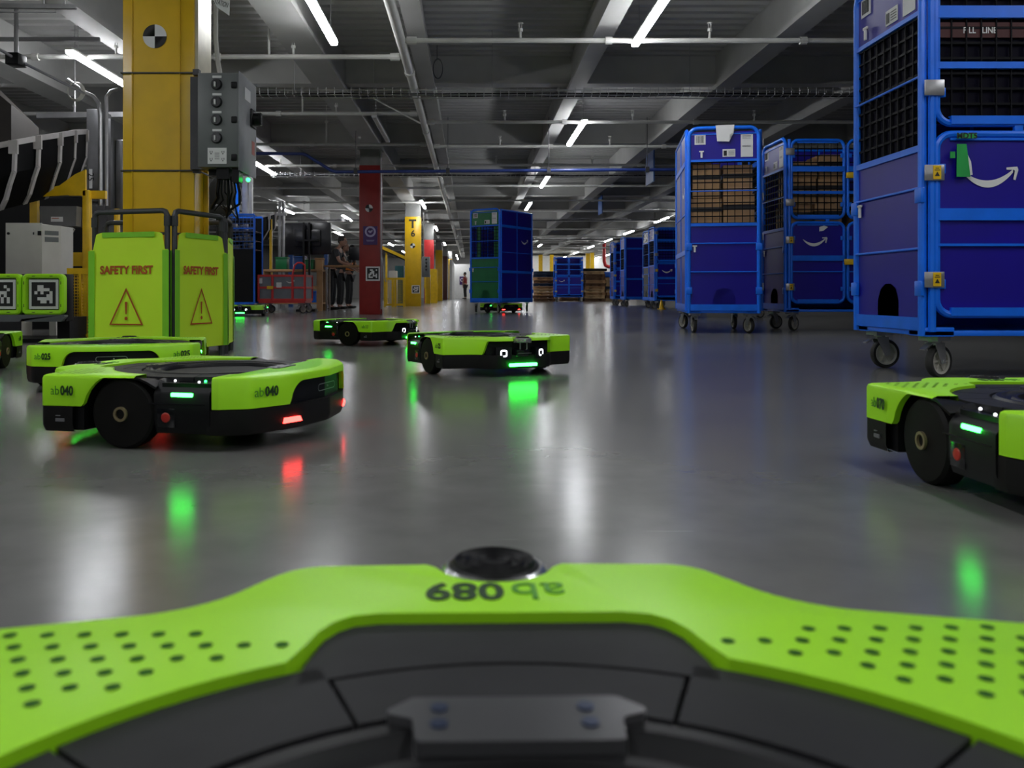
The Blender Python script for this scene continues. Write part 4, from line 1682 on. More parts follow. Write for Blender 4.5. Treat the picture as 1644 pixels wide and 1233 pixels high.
bpy.context.view_layer.update()
gA = 'boxes behind the net of the end-on cart'
for lx, ly, z, w_, d_, h_, lab in ((-0.40, 0.157, 1.046, 0.30, 0.30, 0.29, 'brown box low left behind the net of the end-on cart'),
                                   (-0.40, -0.157, 1.046, 0.28, 0.30, 0.33, 'tall brown box low right behind the net of the end-on cart'),
                                   (-0.41, 0.155, 1.337, 0.29, 0.27, 0.34, 'brown box upper left behind the net of the end-on cart'),
                                   (-0.38, -0.15, 1.377, 0.29, 0.28, 0.29, 'brown box with dark tape upper right behind the net of the end-on cart'),
                                   (-0.36, 0.20, 1.678, 0.22, 0.2, 0.30, 'brown box poking out at the top left of the end-on cart')):
    p = inside(cartA, lx, ly)
    box(p.x, p.y, z, d_, w_, h_, R(-9), lab, gA)
gD = 'boxes inside the cart with white logo'
for lx, ly, z, w_, d_, h_, lab in ((-0.45, -0.10, 1.046, 0.24, 0.4, 0.28, 'brown box lowest left inside the cart with white logo'),
                                   (-0.17, -0.12, 1.046, 0.28, 0.4, 0.30, 'brown box lowest right inside the cart with white logo'),
                                   (-0.43, -0.12, 1.327, 0.26, 0.4, 0.27, 'brown box middle left inside the cart with white logo'),
                                   (-0.14, -0.12, 1.347, 0.27, 0.4, 0.24, 'brown box middle right inside the cart with white logo'),
                                   (-0.42, -0.12, 1.598, 0.28, 0.36, 0.18, 'flat brown box top left inside the cart with white logo'),
                                   (-0.12, -0.12, 1.588, 0.27, 0.36, 0.26, 'brown box top right inside the cart with white logo'),
                                   (0.28, -0.12, 1.046, 0.35, 0.4, 0.4, 'brown box behind the second door of the cart with white logo')):
    p = inside(cartD, lx, ly)
    box(p.x, p.y, z, w_, d_, h_, 0, lab, gD)


# ================================================================== DOCK WITH MARKERS (left)
t = thing('marker_dock', 'low black dock carrying two lime framed black and white markers', 'dock', (-3.57, 6.8, 0))
b = B()
b.bx(-0.40, 0.33, 0.03, 0.16, 0.17, 0.55, 0.01)
b.bx(-0.40, 0.33, 0.05, 0.60, 0.0, 0.03)
b.bx(-0.36, -0.28, 0.1, 0.5, 0.03, 0.2)
b.bx(0.22, 0.32, 0.1, 0.5, 0.03, 0.2)
b.build('dock_body', M_BLACK, t)
b = B()
b.prism(fillet([(-0.36, 0.225, 0.01), (-0.34, 0.17, 0.02), (-0.02, 0.17, 0.02), (0.0, 0.2, 0.01), (0.02, 0.17, 0.02), (0.31, 0.17, 0.02), (0.345, 0.225, 0.01)], 3), -0.02, 0.04, 'xz')
b.build('lower_lip', mat('lip_grey', (0.12, 0.13, 0.14), 0.4), t)
for xc, F in ((-0.175, F2), (0.165, F1)):
    b = B()
    o_ = rrect(0.332, 0.325, 0.04, xc, 0.388)
    i_ = rrect(0.25, 0.25, 0.01, xc, 0.388)
    rings = [[b.v((x, yy, z)) for x, z in pl] for pl, yy in ((o_, 0.03), (o_, -0.02), (rrect(0.31, 0.303, 0.03, xc, 0.388), -0.032), (rrect(0.27, 0.27, 0.012, xc, 0.388), -0.03), (i_, -0.012), (i_, 0.02))]
    n = len(o_)
    for a_, c_ in zip(rings, rings[1:]):
        for k in range(n):
            b.f([a_[k], a_[(k + 1) % n], c_[(k + 1) % n], c_[k]])
    fr = b.build('marker_frame', M_LIME, t)
    b = B()
    for sx in (-1, 1):
        for sz in (-1, 1):
            b.bx(xc + sx * 0.07 - 0.012, xc + sx * 0.07 + 0.012, -0.0335, -0.031, 0.388 + sz * 0.144 - 0.002, 0.388 + sz * 0.144 + 0.002)
            b.bx(xc + sx * 0.147 - 0.002, xc + sx * 0.147 + 0.002, -0.0335, -0.031, 0.388 + sz * 0.09 - 0.012, 0.388 + sz * 0.09 + 0.012)
    b.build('frame_slots', M_INK, fr)
    fiducial(fr, (xc, -0.006, 0.388), 0.192, F, border=1.22)

# ================================================================== LEFT MACHINERY
YM = 8.0
# light grey cabinet
t = thing('electrical_cabinet', 'light grey enamel cabinet with side vents above the marker dock', 'cabinet', (X_(39, 7.5), 7.5, 0))
k = 7.5 / FPX
b = B()
b.bx(-29 * k, 29 * k, 0, 0.3, Z_(445, 7.5), Z_(359, 7.5), 0.006)
b.build('cabinet_body', M_LGREY, t)
b = B()
b.bx(-29 * k, 29 * k, -0.012, 0, Z_(445, 7.5), Z_(358, 7.5), 0.003)
d = b.build('cabinet_door', M_LGREY, t)
b = B()
b.cyl((-24 * k, -0.02, Z_(375, 7.5)), (-24 * k, -0.011, Z_(375, 7.5)), 0.012, 12)
b.build('lock', M_BLACK, d)
b = B()
b.bx(23 * k, 28.5 * k, -0.02, -0.01, Z_(378, 7.5), Z_(371, 7.5), 0.002)
b.build('hinge_block', M_BLACK, d)
b = B()
b.bx(15.5 * k, 17 * k, -0.018, -0.01, Z_(377, 7.5), Z_(373, 7.5))
b.build('door_latch', M_BLACK, d)
b = B()
b.prism([(29 * k, 0.0), (48.5 * k, 0.12), (48.5 * k, 0.35), (29 * k, 0.35)], Z_(445, 7.5), Z_(361, 7.5))
b.build('side_box', M_LGREY, t)
b = B()
for z0, z1 in ((377, 370), (388, 380)):
    b.quad((31.5 * k, 0.0136, Z_(z0, 7.5)), (46 * k, 0.103, Z_(z0, 7.5)), (46 * k, 0.103, Z_(z1, 7.5)), (31.5 * k, 0.0136, Z_(z1, 7.5)))
b.build('vent', M_BOXG, t)
b = B()
b.bx(-0.12, -0.06, 0.05, 0.25, 0.0, Z_(445, 7.5))
b.bx(0.16, 0.22, 0.12, 0.3, 0.0, Z_(445, 7.5))
b.build('stand', M_LGREY, t)


def chute(rim, down, name_lab, ribs=True):
    """rim: list of 3d points; down: list of (dx,dy,dz) profile offsets"""
    t = thing('sorting_chute', name_lab, 'chute', rim[len(rim) // 2])
    off = rim[len(rim) // 2]
    b = B()
    rows = [[b.v(p + Vector(d_) * (1 if j else 1) - off) for j, d_ in enumerate(down)] for p in rim]
    for a_, c_ in zip(rows, rows[1:]):
        for k in range(len(down) - 1):
            b.f([a_[k], c_[k], c_[k + 1], a_[k + 1]])
    b.build('trough', mat('trough_black', (0.002, 0.002, 0.0025), 0.6, spec=0.15), t)
    wm = mat('white_channel', (0.55, 0.52, 0.52), 0.5)
    b = B()
    for a_, c_ in zip(rim, rim[1:]):
        b.bar(a_ - off + Vector((0, -0.02, 0)), c_ - off + Vector((0, -0.02, 0)), 0.02, 0.05)
    b.build('rim_channel', wm, t)
    for p in rim[1:-1] + [rim[-1]]:
        b = B()
        for d0, d1 in zip(down, down[1:]):
            b.bar(p + Vector(d0) - off + Vector((0, -0.035, 0)), p + Vector(d1) - off + Vector((0, -0.035, 0)), 0.026, 0.04, up=(0, 1, 0))
        b.bx(p.x - off.x - 0.045, p.x - off.x + 0.035, p.y - off.y - 0.07, p.y - off.y - 0.045, p.z - off.z - 0.11, p.z - off.z + 0.01)
        b.build('rib', wm, t)
    return t


rim = [W(px, py, Y) for px, py, Y in ((-60, 246, 7.6), (28, 229, 7.7), (66, 222, 7.9), (100, 217, 8.2), (123, 213, 8.6), (141, 212, 9.0))]
chute(rim, [(0, 0, 0), (0.0, -0.02, -0.27), (-0.06, 0.02, -0.38), (-0.15, 0.12, -0.50), (-0.26, 0.24, -0.58)], 'black sorting chute with white ribs at the upper left')
rim = [W(px, py, Y) for px, py, Y in ((405, 352, 19.8), (420, 348, 20), (433, 345, 20.3), (443, 342, 20.6))]
tc = chute(rim, [(0, 0, 0), (0.0, -0.02, -0.35), (-0.1, 0.02, -0.5), (-0.2, 0.1, -0.62)], 'small black ribbed chute far behind the blue tool cart')
b = B()
b.bx(-0.02, 0.04, 0.05, 0.11, -tc.location.z, -0.1)
b.build('leg', M_YELB, tc)
# yellow support frame under the chute
t = thing('support_frame', 'yellow steel support frame under the black chute', 'frame', (X_(138, YM + .3), YM + .3, 0))
Y = YM + .3
q = lambda px, py: ((px - 138) * Y / FPX, Z_(py, Y))
b = B()
b.prism([q(45, 317), q(45, 309), q(95, 298), q(120, 280), q(137, 272), q(137, 314), q(110, 314), q(110, 313)], 0.0, 0.03, 'xz')
b.build('gusset_plate', M_YELB, t)
b = B()
b.bx(*[q(132, 0)[0], q(143, 0)[0]], 0.0, 0.07, 0, Z_(305, Y), 0.004)
b.bx(*[q(162, 0)[0], q(169, 0)[0]], 0.3, 0.36, 0, Z_(330, Y), 0.004)
b.build('post', M_YELB, t)
b = B()
b.bx(q(90, 0)[0], q(133, 0)[0], 0.02, 0.06, Z_(427, Y), Z_(405, Y))
b.bx(q(45, 0)[0], q(57, 0)[0], 0.03, 0.08, Z_(362, Y), Z_(313, Y))
b.bx(q(143, 0)[0], q(165, 0)[0], 0.05, 0.1, Z_(318, Y), Z_(305, Y))
b.build('cross_rail', M_YELB, t)
# grey junction box
t = thing('junction_box', 'dark grey junction box with white sticker hanging under the yellow frame', 'box', (X_(93, 8.2), 8.2, 0))
k = 8.2 / FPX
b = B()
b.prism([(-30 * k, Z_(331, 8.2)), (30 * k, Z_(331, 8.2)), (29 * k, Z_(363, 8.2)), (-28 * k, Z_(363, 8.2))], 0, 0.2, 'xz')
b.build('casing', mat('mid_grey', (0.14, 0.14, 0.14), 0.45), t)
b = B()
b.bx(-11 * k, 8 * k, -0.004, 0, Z_(356, 8.2), Z_(348, 8.2))
st = b.build('sticker', M_WHITE, t)
b = B()
b.bx(-9.5 * k, 2 * k, -0.006, -0.004, Z_(351, 8.2), Z_(350, 8.2))
b.build('print', M_SIGNR, st)
b = B()
for s, e in ((20, 95), (10, 105), (-5, 100)):
    b.tube([(0.1, 0.05, Z_(363, 8.2)), (0.16, 0.0, Z_(368, 8.2)), (0.12, 0.02, Z_(380, 8.2) + 0.02), (0.0, 0.05, Z_(388, 8.2)), (-0.1, 0.1, Z_(386, 8.2))], 0.006, 5)
b.build('cable', M_LGREY, t)
# dark backing machinery behind
b = B()
b.bx(X_(-60, 9.3), X_(135, 9.3), 9.3, 9.9, 0.0, Z_(318, 9.3))
tag(b.build('machine_housing', M_BLACK), 'black machine housing filling the space behind the light grey cabinet', 'machine')
# steel duct panels
t = thing('steel_duct', 'tall galvanised steel duct left of the yellow column', 'duct', (X_(160, 9.3), 9.3, 0))
k = 9.0 / FPX
b = B()
b.bx(-22 * k, 0 * k, 0, 0.3, Z_(318, 9), Z_(165, 9) + .0, 0.004)
b.bx(2 * k, 12 * k, 0.1, 0.5, Z_(330, 9), Z_(178, 9), 0.004)
b.bx(13 * k, 26 * k, 0.2, 0.6, Z_(330, 9), Z_(210, 9), 0.02)
b.build('duct_panel', mat('dull_duct', (0.20, 0.20, 0.21), 0.4, 0.7), t)
b = B()
b.bx(-17 * k, -12 * k, -0.006, -0.001, Z_(297, 9), Z_(265, 9))
st = b.build('number_strip', M_WHITE, t)
text('lettering', '25', 0.09, M_INK, st, (-14.5 * k, -0.008, Z_(278, 9)), right=(0, 0, -1), up=(1, 0, 0), bold=0.001)
b = B()
b.tube([W(108, 128, 8.8) - Vector(t.location), W(135, 148, 8.8) - Vector(t.location), W(150, 155, 8.8) - Vector(t.location), W(158, 165, 8.8) - Vector(t.location), W(161, 185, 8.8) - Vector(t.location), W(161, 330, 8.8) - Vector(t.location)], 0.022, 10)
b.tube([W(190, 143, 8.8) - Vector(t.location), W(178, 146, 8.8) - Vector(t.location), W(171, 155, 8.8) - Vector(t.location), W(171, 330, 8.8) - Vector(t.location)], 0.018, 10)
b.build('conduit', M_STEEL, t)
# hopper top-left
b = B()
v0 = [W(-40, 120, 8.6), W(18, 168, 8.6), W(18, 232, 8.6), W(-40, 250, 8.6)]
v1 = [W(-40, 105, 9.4), W(62, 205, 9.4), W(62, 228, 9.4), W(-40, 250, 9.4)]
a_ = [b.v(p) for p in v0]
c_ = [b.v(p) for p in v1]
b.f(a_)
b.f(c_[::-1])
for i in range(4):
    b.f([a_[i], a_[(i + 1) % 4], c_[(i + 1) % 4], c_[i]])
tag(b.build('hopper', mat('hopper_brown', (0.04, 0.034, 0.030), 0.6)), 'dark sloping steel hopper above the black chute', 'hopper')
# left overhead: motor and rod, strut rails
t = thing('overhead_actuator', 'small black box on a diagonal rod under the ceiling at upper left', 'machine', W(26, 95, 8.0))
b = B()
b.bx(-0.075, 0.05, -0.06, 0.1, -0.06, 0.05, 0.008)
b.build('housing', M_BLACK, t)
b = B()
b.tube([W(-30, 62, 7.6) - Vector(t.location), (0, 0, 0), W(135, 150, 8.6) - Vector(t.location)], 0.014, 8)
b.cyl((0, 0, 0.05), (0, 0, 0.5), 0.02, 10)
b.build('rod', M_STEEL, t)
b = B()
p0, p1 = W(-60, 9, 6.8), W(122, 11, 6.8)
b.bar(p0, p1, 0.03, 0.035)
b.bar(W(-60, 19, 6.8), W(90, 20, 6.8), 0.01, 0.01)
for px in (70, 104):
    p = W(px, 10, 6.8)
    b.cyl(p, (p.x, p.y, 3.6), 0.008, 6)
tag(b.build('strut_rail', M_STEEL), 'short galvanised strut rail near the ceiling at upper left', 'rail')
b = B()
b.bar(W(-60, 63, 8.4), W(160, 63, 8.4), 0.03, 0.035)
tag(b.build('strut_rail', M_STEEL), 'long thin galvanised strut rail below the short one at upper left', 'rail')
b = B()
b.bar(W(60, 186, 10.2), W(200, 184, 10.2), 0.05, 0.06)
b.cyl(W(120, 186, 10.2), (W(120, 186, 10.2).x, 10.2, 3.6), 0.008, 6)
tag(b.build('strut_rail', M_STEEL), 'thick white crosswise rail above the black chute', 'rail')
b = B()
c = W(120, 146, 8.7)
for kk in range(4):
    b.tube([(c.x + (0.07 + 0.006 * kk) * math.cos(a * PI / 12), 8.7 + 0.012 * kk, c.z + (0.085 + 0.004 * kk) * math.sin(a * PI / 12)) for a in range(24)], 0.006, 5, closed=True)
tag(b.build('cable_coil', M_LGREY), 'pale coil of cable hanging left of the yellow column', 'cable')
# yellow perforated guard
t = thing('perforated_guard', 'yellow perforated metal guard between the marker dock and the barrier', 'guard', (X_(125, 7.2), 7.2, 0))
k = 7.2 / FPX
b = B()
x0, x1, z0, z1 = -14 * k, 21 * k, 0.03, Z_(440, 7.2)
b.bx(-17 * k, 24 * k, -0.01, 0.03, z1 - 0.0, z1 + 0.05)
b.bx(-17 * k, -11 * k, -0.01, 0.03, z0, z1)
b.bx(2 * k, 6 * k, -0.012, 0.03, z0, z1)
b.bx(20 * k, 24 * k, -0.01, 0.03, z0, z1)
b.bx(-17 * k, 24 * k, -0.01, 0.03, 0, 0.05)
b.build('guard_frame', M_YELB, t)
b = B()
zz = z0
row = 0
while zz < z1:
    b.bar((x0, 0.01, zz), (x1, 0.01, zz + 0.0), 0.004, 0.008)
    zz += 0.026
xx = x0
kk = 0
while xx < x1:
    b.bar((xx, 0.011, z0), (xx, 0.011, z1), 0.008, 0.004)
    xx += 0.021
b.build('perforated_sheet', M_YELB, t, smooth=False)

# ------------------------------------------------------------------ objects behind the barrier / mid distance left
b = B()
b.bx(X_(377, 17.5), X_(383, 17.5), 17.5, 17.55, 0, Z_(290, 17.5))
tag(b.build('blue_post', M_BLUE), 'slim bright blue post right of the control box', 'post')
for px, wpx, lab in ((393, 9, 'tall grey steel post nearest the blue post'), (402, 5, 'tall bright steel post right of the grey post')):
    b = B()
    b.bx(X_(px - wpx / 2, 17.7), X_(px + wpx / 2, 17.7), 17.7, 17.8, 0, 2.9)
    tag(b.build('steel_post', M_STEEL), lab, 'post')
b = B()
for px in (449, 455):
    b.cyl((X_(px, 21.6), 21.6, 0), (X_(px, 21.6), 21.6, 2.7), 0.04, 10)
b.bx(X_(400, 21.6), X_(460, 21.6), 21.55, 21.65, 2.35, 2.42)
tag(b.build('steel_gantry', M_STEEL), 'grey steel gantry behind the big dark screen', 'frame')
b = B()
b.bx(X_(463, 24), X_(470, 24), 24, 24.1, 0, 2.3)
b.bx(X_(463, 24), X_(528, 24), 24, 24.1, 2.13, 2.2)
b.bx(X_(520, 24), X_(526, 24), 24, 24.1, 0, 2.2)
tag(b.build('blue_gantry', M_BLUEB), 'dark blue steel gantry behind the big dark screen', 'frame')
# black bags/cable mass between column and blue post
b = B()
b.sph(W(356, 315, 7.2), 0.12, 1.0, 0.6, 1.5)
b.sph(W(352, 334, 7.2), 0.10, 1.2, 0.6, 0.9)
b.tube([W(350, 285, 7.2), W(352, 300, 7.2), W(352, 320, 7.2)], 0.01, 6)
b.cyl(W(356, 330, 7.2), (W(356, 330, 7.2).x, 7.25, 0.0), 0.05, 10)
tag(b.build('black_bags', M_SHIRT), 'black bags and cables right behind the yellow column', 'machine')

# blue/black tool cart
t = thing('tool_cart', 'dark tool cart with blue frame just right of the safety barrier', 'cart', (X_(395, 16.4) - 0.13, 16.7, 0))
hw = 0.29
b = B()
for sx in (-1, 1):
    for yy in (-0.3, 0.3):
        b.cyl((sx * hw, yy, 0.2), (sx * hw, yy, 1.9), 0.022, 8)
for z in (0.2, 1.9):
    b.bx(-hw, hw, -0.32, -0.28, z - 0.02, z + 0.02)
    b.bx(-hw, hw, 0.28, 0.32, z - 0.02, z + 0.02)
b.bx(-hw, hw, -0.32, -0.29, 1.62, 1.65)
b.build('cart_frame', M_BLUE, t)
b = B()
b.bx(-hw, hw, -0.29, -0.27, 0.22, 1.24)
b.bx(-hw, hw, 0.27, 0.29, 0.22, 1.88)
b.bx(-hw + .0, -hw + 0.02, -0.29, 0.29, 0.22, 1.88)
b.build('dark_panel', M_BLACK, t)
b = B()
net(b, (-hw, -0.3, 1.25), (1, 0, 0), (0, 0, 1), 2 * hw, 0.62, 0.07, 0.012)
b.build('net_panel', M_BLUEB, t, smooth=False)
b = B()
rnd = random.Random(9)
for kk in range(16):
    x = rnd.uniform(-hw + 0.06, hw - 0.06)
    z = rnd.choice((1.25, 1.42, 1.6))
    b.bx(x - 0.04, x + 0.04, -0.2, -0.1, z, z + rnd.uniform(0.06, 0.14))
for z in (1.24, 1.41, 1.59):
    b.bx(-hw, hw, -0.26, 0.26, z - 0.012, z)
b.build('shelf_contents', mat('mixed_grey', (0.3, 0.27, 0.25), 0.5, var=0.9, scale=25), t)
for sx in (-1, 1):
    for sy in (-1, 1):
        caster(t, sx * 0.27, sy * 0.22, 0.4)
robot(X_(384, 14.3), 14.75, 180, '063', 'lime robot with green front light right under the tool cart')

# red low cart
t = thing('red_cart', 'low red framed cart with grey panels and handle bars', 'cart', (X_(457, 16.8), 16.9, 0))
hw, hd = 0.45, 0.36
b = B()
for z, hh in ((0.26, 0.05), (0.50, 0.04), (0.73, 0.04)):
    for yy in (-hd, hd):
        b.bx(-hw, hw, yy - 0.015, yy + 0.015, z - hh / 2, z + hh / 2)
    for xx in (-hw, hw):
        b.bx(xx - 0.015, xx + 0.015, -hd, hd, z - hh / 2, z + hh / 2)
for xx in (-hw, -0.18, hw - 0.24, hw):
    b.cyl((xx, -hd, 0.24), (xx, -hd, 0.75), 0.025, 8)
    b.cyl((xx, hd, 0.24), (xx, hd, 0.75), 0.025, 8)
b.bx(-hw, hw, -hd, hd, 0.2, 0.235)
for x0_ in (hw - 0.22, hw - 0.02):
    pass
b.tube([(hw - 0.24, -hd, 0.75), (hw - 0.2, -hd, 0.93), (hw - 0.14, -hd, 0.98), (hw - 0.06, -hd, 0.98), (hw, -hd, 0.93), (hw, -hd, 0.75)], 0.018, 8)
b.build('red_frame', M_REDB, t)
b = B()
b.bx(-hw, hw, -hd + 0.0, -hd + 0.01, 0.27, 0.72)
b.bx(-hw, hw, hd - 0.01, hd, 0.27, 0.72)
b.bx(hw - 0.01, hw, -hd, hd, 0.27, 0.72)
b.build('grey_panel', M_GREYPAN, t)
b = B()
b.bx(-0.1, 0.0, -hd - 0.02, -hd - 0.016, 0.5, 0.6)
b.bx(-hw + 0.02, -hw + 0.08, -hd - 0.02, -hd - 0.016, 0.58, 0.68)
b.build('paper_labels', M_WHITE, t)
b = B()
b.bx(-0.28, -0.16, -hd - 0.03, -hd - 0.02, 0.47, 0.53)
b.build('yellow_lock', M_YELB, t)
b = B()
smile(b, Matrix.Translation((0.17, -hd - 0.018, 0.62)), 0.16)
b.build('printed_logo', M_WHITE, t)
for sx in (-1, 1):
    for sy in (-1, 1):
        caster(t, sx * (hw - 0.08), sy * (hd - 0.06), 0.2 + 0.5 * sx, M_GREYRIM)

# screen on stand
t = thing('display_screen', 'large dark screen turned away on a double post floor stand', 'screen', (X_(494, 18.3), 18.3, 0))
b = B()
b.M = Matrix.Rotation(R(-12), 4, 'Z')
b.bx(-0.53, 0.52, -0.0, 0.05, 1.22, 1.90, 0.01)
b.bx(-0.3, 0.3, -0.03, 0.0, 1.4, 1.75, 0.01)
b.build('screen_panel', M_SCREEN, t)
b = B()
for x in (-0.07, 0.05):
    b.bx(x - 0.02, x + 0.02, -0.09, -0.04, 0.05, 1.9)
b.bx(-0.25, 0.25, -0.1, -0.03, 1.5, 1.54)
b.bx(-0.2, 0.2, -0.25, 0.1, 0.0, 0.05)
b.build('stand', M_BLACK, t)
# benches
t = thing('wooden_bench', 'pine workbench with legs and lower shelf left of the people', 'bench', (X_(490, 19.0), 19.2, 0))
b = B()
b.bx(-1.0, 0.40, -0.35, 0.35, 0.87, 0.92, 0.005)
b.build('bench_top', M_WOOD, t)
for x in (-0.94, 0.34):
    for yy in (-0.3, 0.3):
        b = B()
        b.bx(x - 0.06, x + 0.06, yy - 0.05, yy + 0.05, 0, 0.87)
        b.build('leg', M_WOOD, t)
b = B()
b.bx(-0.95, 0.38, -0.33, 0.33, 0.15, 0.18)
b.bx(-0.95, 0.38, -0.33, -0.28, 0.48, 0.55)
b.build('lower_shelf', M_WOOD, t)
rnd = random.Random(12)
for i, (x, w_, h_, z, mm, lab) in enumerate(((-0.55, 0.25, 0.28, 0.92, M_GREENP, 'green crate standing at the left on the pine workbench'),
                                             (-0.15, 0.22, 0.3, 0.92, M_BLUEB, 'blue crate behind the screen posts on the pine workbench'),
                                             (0.08, 0.18, 0.22, 0.92, M_GREENP, 'green crate near the middle of the pine workbench'),
                                             (0.29, 0.16, 0.26, 0.92, M_CARD, 'brown carton at the right end of the pine workbench'),
                                             (0.1, 0.24, 0.26, 0.18, M_BLUE, 'bright blue crate on the lower shelf of the pine workbench'))):
    b = B()
    b.bx(-w_ / 2, w_ / 2, -0.14, 0.14, 0, h_ * 0.92, 0.008)
    b.bx(-w_ / 2 - 0.012, w_ / 2 + 0.012, -0.152, 0.152, h_ * 0.86, h_, 0.006)
    o = tag(b.build('crate', mm), lab, 'crate', 'crates on the pine workbench')
    o.location = (t.location.x + x, 19.2, z + 0.0005)
t = thing('work_table', 'higher work table with thin legs where the three people stand', 'table', (X_(555, 19.6), 19.45, 0))
b = B()
b.bx(-0.42, 0.42, -0.25, 0.25, 0.98, 1.02, 0.005)
b.build('table_top', M_WOOD, t)
for x in (-0.38, 0.38):
    for yy in (-0.2, 0.2):
        b = B()
        b.bx(x - 0.02, x + 0.02, yy - 0.02, yy + 0.02, 0, 0.98)
        b.build('leg', M_STEEL, t)
t2 = thing('monitor', 'small lit monitor on the high work table beside the red column', 'monitor', (X_(570, 19.5), 19.45, 1.0205))
b = B()
b.M = Matrix.Rotation(R(62), 4, 'Z')
b.bx(-0.2, 0.2, -0.015, 0.015, 0.12, 0.42, 0.005)
b.cyl((0, 0.02, 0), (0, 0.02, 0.15), 0.02, 10)
b.bx(-0.08, 0.08, -0.07, 0.07, 0, 0.012)
b.build('monitor_case', M_BLACK, t2)
b = B()
b.M = Matrix.Rotation(R(62), 4, 'Z')
b.bx(-0.185, 0.185, 0.0155, 0.017, 0.14, 0.40)
b.build('lit_screen', mat('lit_screen', (0.2, 0.3, 0.5), 0.3, emit=(0.35, 0.5, 0.8), es=0.6), t2)


# ================================================================== PEOPLE
def skin_bm(nodes, edges, root=0, sub=1):
    me = bpy.data.meshes.new('sk')
    me.from_pydata([n[0] for n in nodes], edges, [])
    ob = bpy.data.objects.new('sk', me)
    COL.objects.link(ob)
    md = ob.modifiers.new('s', 'SKIN')
    md.use_smooth_shade = True
    for i, n in enumerate(nodes):
        r = n[1]
        me.skin_vertices[0].data[i].radius = (r, r) if not isinstance(r, tuple) else r
        me.skin_vertices[0].data[i].use_root = (i == root)
    sb = ob.modifiers.new('u', 'SUBSURF')
    sb.levels = sub
    sb.render_levels = sub
    dg = bpy.context.evaluated_depsgraph_get()
    m2 = bpy.data.meshes.new_from_object(ob.evaluated_get(dg))
    bpy.data.objects.remove(ob)
    bmn = bmesh.new()
    bmn.from_mesh(m2)
    return bmn


